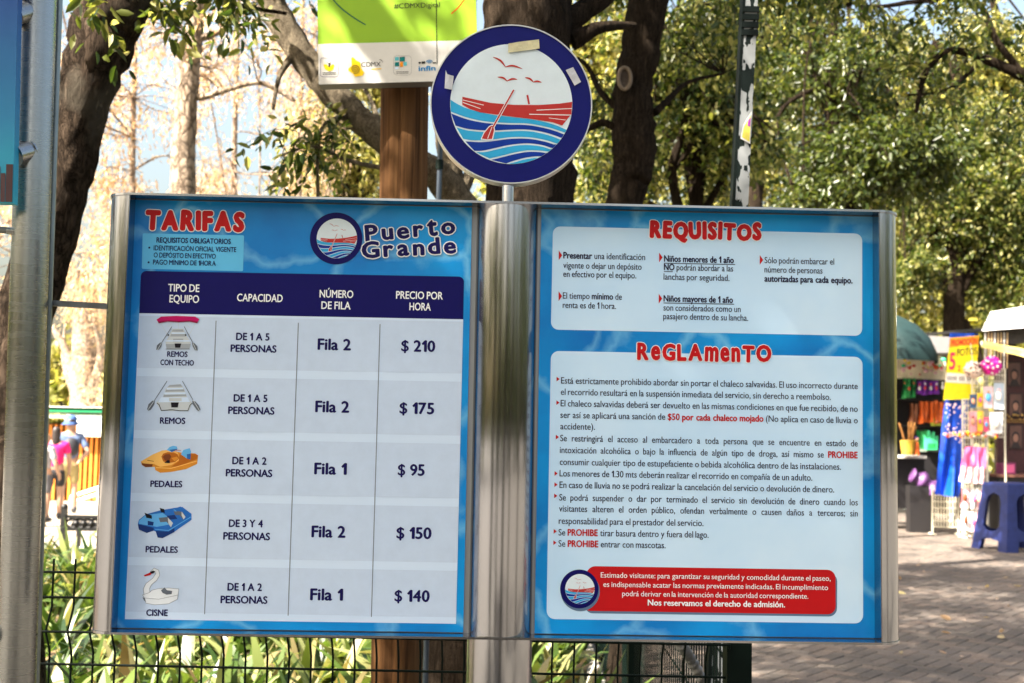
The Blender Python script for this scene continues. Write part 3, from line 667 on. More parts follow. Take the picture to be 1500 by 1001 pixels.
    for segs, xl_, yb, xr_, j in [
        ("Está estrictamente prohibido abordar sin portar el chaleco salvavidas. El uso incorrecto durante", 821.8, 562, 1256.5, 0),
        ("el recorrido resultará en la suspensión inmediata del servicio, sin derecho a reembolso.", 821.4, 578.6, 1217, 0),
        ("El chaleco salvavidas deberá ser devuelto en las mismas condiciones en que fue recibido, de no", 821.2, 595.4, 1256.5, 0),
        ([("ser así se aplicará una sanción de", n, TX), ("$50 por cada chaleco mojado", b, RD), ("(No aplica en caso de lluvia o", n, TX)], 820.8, 612.4, 1256.5, 0),
        ("accidente).", 820.7, 629, 871.5, 0),
        ("Se restringirá el acceso al embarcadero a toda persona que se encuentre en estado de", 820.5, 646.5, 1256.5, 1),
        ([("intoxicación alcohólica o bajo la influencia de algún tipo de droga, así mismo se", n, TX), ("PROHIBE", b, RD)], 820, 663.8, 1256.5, 1),
        ("consumir cualquier tipo de estupefaciente o bebida alcohólica dentro de las instalaciones.", 819.9, 681.2, 1232, 0),
        ("Los menores de 1.30 mts deberán realizar el recorrido en compañía de un adulto.", 819.6, 698, 1189.9, 0),
        ("En caso de lluvia no se podrá realizar la cancelación del servicio o devolución de dinero.", 819.5, 714.9, 1222, 0),
        ("Se podrá suspender o dar por terminado el servicio sin devolución de dinero cuando los", 819.1, 733.4, 1256.6, 1),
        ("visitantes alteren el orden público, ofendan verbalmente o causen daños a terceros; sin", 818.8, 749.6, 1256.6, 1),
        ("responsabilidad para el prestador del servicio.", 818.4, 767.6, 1030.5, 0),
        ([("Se", n, TX), ("PROHIBE", b, RD), ("tirar basura dentro y fuera del lago.", n, TX)], 818.1, 784.6, 1038, 0),
        ([("Se", n, TX), ("PROHIBE", b, RD), ("entrar con mascotas.", n, TX)], 818, 801, 975, 0)]:
        if isinstance(segs, str): segs = [(segs, n, TX)]
        q = line(mb, segs, xl_, yb, xr_, c, .0011, SXJ if j else None)
        if segs[0][0].startswith('Est'): SXJ = q*.97
    mb.build('rules_lettering', rules)
    mb = MB()
    for x, y in [(818.5, 374.2), (818.3, 434), (965.5, 377.4), (965, 437.7), (1113, 381)]: ppoly(mb, [(x, y-7.2), (x+5, y), (x, y+7.2)], RED, .0011)
    for x, y in [(815.3, 555.5), (815, 590), (814.2, 640.5), (812.4, 693.8), (812.2, 710.2), (811.8, 726.6), (811, 778.5), (810.6, 795.2)]: ppoly(mb, [(x, y-3.4), (x+4.6, y), (x, y+3.4)], RED, .0011)
    mb.build('bullet_marks', rules)
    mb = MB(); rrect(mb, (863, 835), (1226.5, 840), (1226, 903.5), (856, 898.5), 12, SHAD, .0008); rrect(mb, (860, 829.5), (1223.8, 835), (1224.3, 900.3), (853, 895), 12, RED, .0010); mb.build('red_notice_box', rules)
    mb = MB()
    for s, xl_, yb, xr_, bb, cc in [("Estimado visitante: para garantizar su seguridad y comodidad durante el paseo,", 880, 846.2, 1216.7, .003, 7.6), ("es indispensable acatar las normas previamente indicadas. El incumplimiento", 883.8, 859.8, 1213, .003, 7.6), ("podrá derivar en la intervención de la autoridad correspondiente.", 911.4, 873.4, 1184, .003, 7.6), ("Nos reservamos el derecho de admisión.", 948.7, 887, 1150, .03, 8.4)]:
        line(mb, [(s, bb, WHITE)], xl_, yb, xr_, cc, .0016)
    mb.build('red_notice_lettering', rules)
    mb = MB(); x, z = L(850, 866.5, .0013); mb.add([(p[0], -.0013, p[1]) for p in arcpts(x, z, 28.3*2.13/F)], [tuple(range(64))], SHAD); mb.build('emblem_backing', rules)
    roundel(rules, 848.6, 863, 27.8, .0016, R(5))
    # ---- round emblem on top
    dd = .02; cx_, cz_ = L(749, 152.5, dd); r = 121.0*2.13*.99/F
    edge = mat('disc_edge_metal', (.55, .55, .53), .35, .8); Y0 = -dd
    mb = MB(); n = 96; prof = [(r*.0, Y0+.028), (r, Y0+.028), (r, Y0-.002), (r*.985, Y0-.002), (r*.985, Y0+.001), (0, Y0+.001)]
    vs = [(cx_+q*math.cos(2*math.pi*j/n), y, cz_+q*math.sin(2*math.pi*j/n)) for q, y in prof for j in range(n)]
    mb.add(vs, [(i*n+j, i*n+(j+1) % n, (i+1)*n+(j+1) % n, (i+1)*n+j) for i in range(len(prof)-1) for j in range(n)], edge); disc = mb.build('emblem_disc', sign)
    mb = MB(); mb.add([(p[0], Y0, p[1]) for p in arcpts(cx_, cz_, r*.985, 96)], [tuple(range(96))], RIMN); mb.build('navy_ring', disc)
    ri = 91.2*2.13*.99/F; fx, fz = cx_, cz_
    mb = MB(); mb.add([(p[0], Y0-.0005, p[1]) for p in arcpts(fx, fz, ri, 96)], [tuple(range(96))], SKYW); emblem_art(mb, fx, fz, ri, dd+.0007, R(-.3), .0003); mb.build('boat_emblem', disc)
    tp = mat('old_tape', hexc(206, 200, 160), .55, var=.12, scale=30, bump=.3, bscale=80); tw = mat('pale_tape', hexc(196, 198, 204), .5, var=.12, scale=30, bump=.3, bscale=80)
    for pts, mt in [([(983,207),(1030,199),(1128,187),(1131,230),(1060,240),(983,250)], tp), ([(1255,332),(1290,318),(1327,388),(1297,405)], tw), ([(687,332),(695,352),(725,360),(718,425),(682,418)], tw)]:
        q = [L(440+x/3.228, y/3.228, dd+.004) for x, y in pts]; k = len(q); mb = MB()
        y1, y2 = -dd-.0033, -dd-.0040
        mb.add([(x, y1, z) for x, z in q]+[(x, y2, z) for x, z in q], [tuple(range(k)), tuple(range(k, 2*k))]+[(i, (i+1) % k, k+(i+1) % k, k+i) for i in range(k)], mt); mb.build('tape', disc)
    mb = MB(); mb.lathe([(.0105, zt+.002), (.0105, cz_-r+.006)], STEEL, (L(744, 283)[0], -.006, 0), 24); mb.build('disc_stem', sign)
build_sign()
# ------------------------------------------------------------------ left pole, map board, rods
def left_pole():
    galv = brushed('galvanised_steel', (.30, .31, .315), .27, .8, .08)
    dull = mat('dull_dark_steel', (.16, .17, .17), .5, .7, var=.2, bump=.2)
    Y = 2.30; top = at(57, -40, Y); p1 = at(53, 120, Y); bot = at(24, 1001, Y)
    d = (bot-top)/(bot.z-top.z); g = bot+d*(0-bot.z); tt = top+d*.5
    root = empty('galvanised_pole', g, 0, 'thick scuffed galvanised pole at the left edge carrying the blue board', 'pole')
    mb = MB(); r = 26.5*Y/F; k = 40; rr = random.Random(5)
    mb.tube([(tt-g)*(i/k) for i in range(k+1)], [r*(1+.008*(rr.random()-.5)) for i in range(k+1)], galv, 40, True, True); mb.build('tube', root)
    for py, sx in ((18, 34), (222, 34), (338, 6)):
        a = at(sx+6, py, Y-.02); b = at(sx-14, py+6, Y-.05) if py < 300 else at(-25, py-4, Y-.02)
        mb = MB(); rad = 17*Y/F if py < 300 else 5*Y/F
        a2 = a+(a-b).normalized()*(.015)
        mb.tube([b-g, a2-g], rad, galv if py < 300 else dull, 20); mb.tube([a-g+(b-a)*.02, a2-g], rad*1.12, galv, 20); mb.build('stub', root)
    mb = MB(); a = at(-14, 930, Y-.02); b = at(4, 928, Y-.01); mb.tube([a-g, b-g], .016, dull, 14); mb.build('clamp', root)
    # slim rod beside it
    Yr = 2.34; a = at(88.5, -40, Yr); b = at(53, 1001, Yr); dd = (b-a)/(b.z-a.z); g2 = b+dd*(0-b.z)
    rod = empty('slim_rod', g2, 0, 'slim grey steel rod standing close beside the thick galvanised pole', 'rod')
    mb = MB(); mb.tube([(0, 0, 0), a+dd*.4-g2], 4.6*Yr/F, mat('rod_steel', (.22, .25, .26), .3, .8, var=.1), 16); mb.build('tube', rod)
    a = at(60, 443.5, Yr+.012); b = at(165, 449.5, Yr+.03); mb = MB(); mb.bar(a-g2, b-g2, .012, .011, dull); mb.build('cross_bar', rod)
    # blue board
    Yb = 2.22
    m, t, bs = nodes('map_print'); bs.inputs['Roughness'].default_value = .45
    tc = t.nodes.new("ShaderNodeTexCoord"); sp = t.nodes.new("ShaderNodeSeparateXYZ"); t.links.new(tc.outputs['Object'], sp.inputs[0])
    n = t.nodes.new("ShaderNodeTexNoise"); n.inputs['Scale'].default_value = 14; t.links.new(tc.outputs['Object'], n.inputs['Vector'])
    ma = t.nodes.new("ShaderNodeMath"); ma.operation = 'MULTIPLY_ADD'; t.links.new(n.outputs[0], ma.inputs[0]); ma.inputs[1].default_value = .06; t.links.new(sp.outputs['Z'], ma.inputs[2])
    rp = t.nodes.new("ShaderNodeMapRange"); rp.inputs[1].default_value = 0; rp.inputs[2].default_value = .45; t.links.new(ma.outputs[0], rp.inputs[0])
    cr = t.nodes.new("ShaderNodeValToRGB"); cr.color_ramp.elements[0].color = (*hexc(20, 170, 190), 1); cr.color_ramp.elements[1].color = (*hexc(10, 70, 150), 1); e = cr.color_ramp.elements.new(.45); e.color = (*hexc(16, 122, 172), 1)
    t.links.new(rp.outputs[0], cr.inputs[0]); t.links.new(cr.outputs[0], bs.inputs['Base Color'])
    pb_, pt, pl = at(19, 298, Yb), at(27, -60, Yb), at(-330, 290, Yb)
    root = empty('map_board', (pb_.x, pb_.y, pb_.z), 0, 'blue printed map board with a brown strip along its foot, cut by the left edge', 'board')
    W = pb_.x-pl.x; H = .62; lean = (pt.x-pb_.x)/(pt.z-pb_.z)
    def B(x, z, y): return (x+lean*z, y, z)
    mb = MB(); mb.add([B(-W, 0, 0), B(0, 0, 0), B(0, H, 0), B(-W, H, 0), B(-W, 0, .022), B(0, 0, .022), B(0, H, .022), B(-W, H, .022)], [(0, 1, 2, 3), (7, 6, 5, 4), (1, 5, 6, 2), (0, 4, 5, 1), (3, 2, 6, 7), (0, 3, 7, 4)], m); mb.build('board', root)
    br = mat('printed_brown', hexc(62, 30, 36), .5); rr = random.Random(2); mb = MB(); x = -.001
    while x > -W+.02:
        w_ = rr.uniform(.008, .013); h = rr.uniform(.055, .075)
        mb.add([B(x-w_, .002, -.0015), B(x, .002, -.0015), B(x, h, -.0015), B(x-w_, h, -.0015)], [(0, 1, 2, 3)], br); x -= w_+.0012
    mb.build('printed_planks', root)
left_pole()

# ------------------------------------------------------------------ wire fence and its posts
FG = mat('fence_green', (.003, .008, .006), .5, var=.2, spec=.1)
def fences():
    Y = 2.78
    def panel(name, x0, x1, y0, y1, label, ztop=1.085, nose=True):
        root = empty(name, (x0, y0, 0), 0, label, 'fence', 'green welded wire fence panels')
        Ld = math.hypot(x1-x0, y1-y0); ux, uy = (x1-x0)/Ld, (y1-y0)/Ld; vx, vy = uy, -ux
        prof = [(0, .05), (0, .86), (0, .905), (.03, .955), (.0, 1.005), (0, 1.05), (0, ztop+.03)]
        mb = MB(); n = int(Ld/.05)
        for i in range(n+1):
            s = i*Ld/n
            mb.tube([(ux*s+vx*o, uy*s+vy*o, z) for o, z in prof], .0026, FG, 5, True)
        mb.build('upright_wires', root); mb = MB()
        for z in (.08, .28, .48, .68, .877, 1.028, ztop):
            mb.tube([(vx*.004, vy*.004, z), (ux*Ld+vx*.004, uy*Ld+vy*.004, z)], .003, FG, 6)
        mb.tube([(vx*.034, vy*.034, .955), (ux*Ld+vx*.034, uy*Ld+vy*.034, .955)], .003, FG, 6); mb.build('cross_wires', root)
    panel('wire_fence', -2.0, .505, Y+.02, Y-.005, 'dark green welded wire fence panel behind and below the steel board')
    panel('wire_fence', .54, .56, Y+.05, 5.35, 'green wire fence panel running away from the camera beside the paving')
    panel('wire_fence', .56, .58, 5.40, 8.0, 'farther green wire fence panel continuing along the paving edge')
    for (x, y, s, h, lab) in [(.528, Y+.0, .056, 1.13, 'thick dark green square fence post at the corner of the wire fence'), (.565, 5.375, .056, 1.1, 'green fence post between the two side wire fence panels')]:
        p = empty('fence_post', (x, y, 0), 0, lab, 'post', 'green fence posts'); mb = MB()
        mb.box((-s/2, -s/2, 0), (s/2, s/2, h), FG); mb.build('shaft', p); mb = MB(); mb.box((-s/2-.002, -s/2-.002, h), (s/2+.002, s/2+.002, h+.01), FG); mb.build('cap', p)
    # fallen ribbed conduit beyond the corner
    a, b = at(985, 925, 3.3), at(1050, 1035, 3.3); a.y = 3.25
    hose = MB(); cg = mat('conduit_grey', (.20, .20, .195), .5, var=.2); k = 90; c = catmull([at(955, 868, 3.5), a, at(1015, 972, 3.3), b, at(1075, 1100, 3.2)], 24)
    hose.tube([Vector(p) for p in c], [.0165*(1 if i % 4 < 2 else .80) for i in range(len(c))], cg, 12)
    tag(hose.build('ribbed_conduit'), 'grey ribbed conduit slanting down behind the wire fence corner', 'conduit')
fences()

def lamp_post():
    m, t, b = nodes('peeling_paint'); b.inputs['Roughness'].default_value = .65; b.inputs['Specular IOR Level'].default_value = .1
    tc = t.nodes.new("ShaderNodeTexCoord"); mp = t.nodes.new("ShaderNodeMapping"); mp.inputs['Scale'].default_value = (1, 1, .4); t.links.new(tc.outputs['Object'], mp.inputs[0])
    n = t.nodes.new("ShaderNodeTexNoise"); n.inputs['Scale'].default_value = 42; n.inputs['Detail'].default_value = 6; n.inputs['Roughness'].default_value = .5; t.links.new(mp.outputs[0], n.inputs['Vector'])
    r = t.nodes.new("ShaderNodeValToRGB"); r.color_ramp.interpolation = 'CONSTANT'; r.color_ramp.elements[0].color = (.008, .014, .013, 1); r.color_ramp.elements[1].position = .475; r.color_ramp.elements[1].color = (.29, .31, .32, 1)
    t.links.new(n.outputs[0], r.inputs[0]); t.links.new(r.outputs[0], b.inputs['Base Color'])
    dk = mat('post_black_green', (.005, .009, .008), .6, var=.2, spec=.1)
    Y = 3.25; a = at(1082, 303, Y); c = at(1098.5, -30, Y); d = (c-a)/(c.z-a.z); g = a-d*a.z
    root = empty('peeling_post', g, 0, 'tall black post with flaking pale paint, a sticker and a ribbed conduit', 'post')
    top = d*3.4; w_ = .046
    mb = MB()
    def sec(z, s): 
        p = d*z; h = w_*s/2
        return [p+Vector((-h*.62, -h, 0)), p+Vector((h, -h, 0)), p+Vector((h, h, 0)), p+Vector((-h*.62, h, 0))]
    q = sec(0, 1.1)+sec(3.4, .86); mb.add(q, [(0, 1, 5, 4), (1, 2, 6, 5), (2, 3, 7, 6), (3, 0, 4, 7), (4, 5, 6, 7)], m); mb.build('shaft', root)
    q = lambda z, s: [d*z+Vector((-w_*s/2*1.0, -w_*s/2-.001, 0)), d*z+Vector((-w_*s*.31-.0005, -w_*s/2-.001, 0)), d*z+Vector((-w_*s*.31-.0005, w_*s/2, 0)), d*z+Vector((-w_*s/2*1.0, w_*s/2, 0))]
    mb = MB(); mb.add(q(0, 1.1)+q(3.4, .86), [(0, 1, 5, 4), (1, 2, 6, 5), (2, 3, 7, 6), (3, 0, 4, 7), (4, 5, 6, 7)], dk); mb.build('dark_rail', root)
    zz = at(1094, 35, Y).z; mb = MB()
    for k in range(4):
        p = d*(zz+.022*(k-1.5)); mb.box((p.x-.021, p.y-.0265, p.z-.008), (p.x+.026, p.y+.0265, p.z+.008), dk)
    mb.build('tape_band', root)
    p0, p1 = at(1074, 330, Y), at(1083, 172, Y); c_ = [p0+(p1-p0)*(i/80)-g+Vector((0, -.012, 0)) for i in range(81)]
    mb = MB(); mb.tube(c_, [.0085*(1 if i % 4 < 2 else .8) for i in range(81)], mat('black_conduit', (.05, .05, .05), .45), 10); mb.build('conduit', root)
    YL = mat('sticker_yellow', hexc(226, 214, 90), .5, var=.1); PU = mat('sticker_purple', hexc(140, 40, 150), .5); WH = mat('sticker_white', hexc(225, 225, 225), .5)
    def S(pts, mt, off, nm):
        vs = []
        for x, y in pts:
            v = at(x, y, Y-.0265-off)-g; vs.append(v)
        k = len(vs); mb.add(vs+[v+Vector((0, .0006, 0)) for v in vs], [tuple(range(k)), tuple(reversed(range(k, 2*k)))]+[(i, (i+1) % k, k+(i+1) % k, k+i) for i in range(k)], mt)
    mb = MB(); S([(1084.5, 203), (1099, 211), (1101, 163), (1089, 183)], WH, .001, ''); S([(1087, 201), (1098, 208), (1100, 168), (1090, 185)], YL, .0022, ''); S([(1095, 184), (1098.5, 186), (1099.5, 172), (1096, 176)], PU, .0034, ''); mb.build('sticker', root)
lamp_post()

# ------------------------------------------------------------------ wooden pole with the green sign, thin pipe
def green_sign():
    wood, t, b = nodes('weathered_wood'); b.inputs['Roughness'].default_value = .9; b.inputs['Specular IOR Level'].default_value = .08
    tc = t.nodes.new("ShaderNodeTexCoord"); mp = t.nodes.new("ShaderNodeMapping"); mp.inputs['Scale'].default_value = (34, 34, 1.3); t.links.new(tc.outputs['Object'], mp.inputs[0])
    n = t.nodes.new("ShaderNodeTexNoise"); n.inputs['Scale'].default_value = 1.5; n.inputs['Detail'].default_value = 7; n.inputs['Distortion'].default_value = .5; t.links.new(mp.outputs[0], n.inputs['Vector'])
    r = t.nodes.new("ShaderNodeValToRGB"); r.color_ramp.elements[0].position = .3; r.color_ramp.elements[1].position = .75; r.color_ramp.elements[0].color = (.03, .015, .007, 1); r.color_ramp.elements[1].color = (.15, .075, .03, 1)
    e = r.color_ramp.elements.new(.45); e.color = (.085, .041, .017, 1)
    t.links.new(n.outputs[0], r.inputs[0]); t.links.new(r.outputs[0], b.inputs['Base Color'])
    bp = t.nodes.new("ShaderNodeBump"); bp.inputs['Strength'].default_value = .9; bp.inputs['Distance'].default_value = .008; t.links.new(n.outputs[0], bp.inputs['Height']); t.links.new(bp.outputs[0], b.inputs['Normal'])
    Y = 3.5; a = at(600, 290, Y); c = at(597, 60, Y); bt = at(583, 1001, Y); rr = random.Random(9)
    g = Vector((bt.x, Y, 0))
    root = empty('wooden_pole', g, 0, 'round weathered wooden pole with a drying crack behind the steel board', 'pole')
    k = 60; tp = Vector((c.x+(c.x-a.x)*.5, Y, 2.95)); mb = MB(); rad = 35.5*Y/F
    n_ = 36; vs = []
    for i in range(k+1):
        p = (tp-g)*(i/k)
        for j in range(n_):
            an = 2*math.pi*j/n_; q = rad*(1+.012*math.sin(3*an+i*.2)+.006*(rr.random()-.5))
            if abs(an-4.55) < .05: q *= .86
            vs.append(p+Vector((q*math.cos(an), q*math.sin(an), 0)))
    mb.add(vs, [(i*n_+j, i*n_+(j+1) % n_, (i+1)*n_+(j+1) % n_, (i+1)*n_+j) for i in range(k) for j in range(n_)], wood, True); mb.add(vs[-n_:], [tuple(range(n_))], wood)
    mb.build('shaft', root)
    # board, hung slightly askew
    Ys = 3.36; s = Ys/F
    gm = mat('lime_green_print', hexc(128, 168, 2), .5, var=.05, scale=8); wm = mat('sign_white_print', hexc(200, 198, 192), .5, var=.06, scale=10); ed = mat('sign_edge_metal', (.16, .15, .14), .6, .3)
    bl = at(467, 124.5, Ys); ang = R(2.6); ex = Vector((math.cos(ang), 0, math.sin(ang))); ez = Vector((-math.sin(ang), 0, math.cos(ang)))
    br_ = empty('green_board', bl, 0, 'lime green and white public notice board hung askew on the wooden pole', 'board')
    W, H = 238*s, 520*s
    def P(x, z, y=0): v = ex*x+ez*z; return (v.x, y, v.z)
    def quad(mb, x0, z0, x1, z1, mt, y): mb.add([P(x0, z0, y), P(x1, z0, y), P(x1, z1, y), P(x0, z1, y)], [(0, 1, 2, 3)], mt)
    mb = MB(); y1 = .05
    mb.add([P(0, 0), P(W, 0), P(W, H), P(0, H), P(0, 0, y1), P(W, 0, y1), P(W, H, y1), P(0, H, y1)], [(0, 1, 2, 3), (7, 6, 5, 4), (1, 5, 6, 2), (0, 4, 5, 1), (3, 2, 6, 7), (0, 3, 7, 4)], ed); mb.build('box', br_)
    mb = MB(); quad(mb, .0, .001, W, 62*s, wm, -.001); quad(mb, 0, 62*s, W, H, gm, -.001); mb.build('print', br_)
    u = lambda x, y: ((x-467)*s*1.0+ (124.5-y)*s*.0, (124.5-y)*s)     # crop units -> board
    def U(x, y):
        p = at(x, y, Ys)-bl; return (p.dot(ex), p.dot(ez))
    def upoly(mb, pts, mt, lev):
        q = [U(*p) for p in pts]; mb.add([P(a_, b_, -.001-.0005*lev) for a_, b_ in q], [tuple(range(len(q)))], mt)
    def ustroke(mb, pts, wd, mt, lev):
        c = catmull(pts, 8) if len(pts) > 2 else np.array(pts, float)
        for (x0, y0), (x1, y1) in zip(c[:-1], c[1:]):
            l = math.hypot(x1-x0, y1-y0) or 1; nx, ny = -(y1-y0)/l*wd/2, (x1-x0)/l*wd/2
            upoly(mb, [(x0+nx, y0+ny), (x1+nx, y1+ny), (x1-nx, y1-ny), (x0-nx, y0-ny)], mt, lev)
    def utext(mb, s_, x0, y0, x1, cap, mt, lev, bold=.0, y1=None):
        q = U(x0, y0); q2 = U(x1, y0 if y1 is None else y1); vs, fs, a_, b_ = glyph(s_, bold); sx = (q2[0]-q[0])/(b_-a_); sz = cap*s/.69
        al = math.atan2(q2[1]-q[1], q2[0]-q[0]) if y1 is not None else 0
        mb.add([P(q[0]+(v[0]-a_)*sx*math.cos(al)-v[1]*sz*math.sin(al), q[1]+v[1]*sz*math.cos(al)+(v[0]-a_)*sx*math.sin(al), -.001-.0005*lev) for v in vs], fs, mt)
    dg, rd, bk = ink('dark_green_ink', (10, 80, 70)), ink('orange_red_ink', (200, 70, 10)), ink('near_black_ink', (34, 32, 30)); yl, bl_, cy, gn, or_ = ink('yellow_ink', (226, 188, 20)), ink('blue_ink', (0, 120, 180)), ink('cyan_ink', (90, 180, 190)), ink('teal_ink', (0, 110, 110)), ink('orange_ink', (226, 140, 30))
    z2 = lambda x, y: (440+x/5.357, y/5.357)
    mb = MB(); ustroke(mb, [z2(*p) for p in [(230,-50), (262,5), (330,75), (430,148), (513,198)]], 1.7, dg, 1); ustroke(mb, [z2(*p) for p in [(1330,-60), (1282,5), (1235,65), (1185,110)]], 1.7, rd, 1)
    ustroke(mb, [z2(1066, -300), z2(1066, 0), z2(1073, 505)], 1.0, bk, 2); mb.build('curved_lines', br_)
    mb = MB()
    utext(mb, "#CD", *z2(735, 70), z2(858, 0)[0], 7.6, bk, 2, 0, z2(0, 66)[1]); utext(mb, "MX", *z2(862, 66), z2(940, 0)[0], 7.6, bk, 2, 0, z2(0, 64)[1]); utext(mb, "Digital", *z2(946, 64), z2(1095, 0)[0], 7.8, bk, 2, 0, z2(0, 59)[1])
    utext(mb, "CD", *z2(478, 527), z2(552, 0)[0], 7, bk, 2, 0, z2(0, 525)[1]); utext(mb, "MX", *z2(556, 525), z2(632, 0)[0], 7, bk, 2, 0, z2(0, 523)[1]); utext(mb, "infin", *z2(928, 560), z2(1062, 0)[0], 7.4, bl_, 2, .025, z2(0, 555)[1])
    mb.build('lettering', br_)
    mb = MB()
    def rr4(x0, y0, x1, y1, mt, wd, rad=14, tilt=-8):
        pts = []
        for (cx, cy, a0) in [(x1-rad, y0+rad, -90), (x1-rad, y1-rad, 0), (x0+rad, y1-rad, 90), (x0+rad, y0+rad, 180)]:
            for k in range(5): a = R(a0+22.5*k); pts.append((cx+rad*math.cos(a), cy+rad*math.sin(a)))
        pts.append(pts[0]); q = [z2(*p) for p in pts]
        for p, p2 in zip(q[:-1], q[1:]): ustroke(mb, [p, p2], wd, mt, 2)
    rr4(158, 458, 297, 605, ink('grey_violet_ink', (110, 104, 130)), .7, 18); rr4(732, 440, 872, 592, ink('pale_grey_ink', (150, 150, 150)), .5, 28)
    upoly(mb, [z2(*p) for p in [(180,510),(205,505),(228,530),(252,505),(268,510),(258,548),(228,563),(196,548)]], yl, 2); upoly(mb, [z2(*p) for p in [(205,485),(225,500),(243,484),(234,505),(232,530),(221,530),(222,508)]], bk, 3)
    for y in (574, 586): ustroke(mb, [z2(176, y), z2(284, y-2)], .8, bk, 2)
    upoly(mb, [z2(*p) for p in [(400,455),(415,452),(440,478),(470,492),(478,540),(500,570),(490,596),(430,606),(412,580),(376,556),(378,540),(404,520)]], yl, 2)
    sp = [(430+ (4+32*k/40)*math.cos(k/40*4.6*math.pi), 545+(4+32*k/40)*math.sin(k/40*4.6*math.pi)) for k in range(41)]
    ustroke(mb, [z2(*p) for p in sp[::2]], 1.1, bk, 3)
    ustroke(mb, [z2(*p) for p in [(622,470),(640,478),(647,492)]], 1.0, bk, 2); ustroke(mb, [z2(556, 546), z2(636, 542)], 1.3, yl, 2)
    for x0, y0, x1, y1, mt in [(742,452,773,480,cy),(780,450,820,486,gn),(742,492,776,524,gn),(782,490,806,530,or_),(810,490,836,520,cy),(744,530,770,546,SHEET)]: upoly(mb, [z2(x0,y0), z2(x1,y0-2), z2(x1,y1-2), z2(x0,y1)], mt, 2)
    for y in (566, 578): ustroke(mb, [z2(752, y), z2(850, y-2)], .6, bk, 2)
    upoly(mb, [z2(928,490), z2(946,489), z2(946,502), z2(928,503)], bk, 2); upoly(mb, [z2(952,486), z2(980,484), z2(980,502), z2(952,504)], bk, 2); ustroke(mb, [z2(1040,497), z2(1064,495)], 1.6, bk, 2)
    for q in (12, 22, 32): ustroke(mb, [z2(1012+q*math.cos(R(a)), 506+q*math.sin(R(a))) for a in (215, 250, 290, 325)], 1.0, bl_, 2)
    mb.build('emblems', br_)
    # thin pipe to the right of the wooden pole
    a = at(638, 295, 3.72); p = empty('thin_pipe', (a.x, a.y, 0), 0, 'thin dark blue pipe standing between the wooden pole and the big trunk', 'pipe')
    mb = MB(); mb.tube([(0, 0, 0), (.012, 0, 2.6)], .0085, mat('pipe_blue_grey', (.04, .055, .075), .35, .3), 12); mb.build('tube', p); mb = MB(); mb.tube([(.010, 0, 2.25), (.010, 0, 2.28)], .012, FG, 12); mb.build('collar', p)
green_sign()
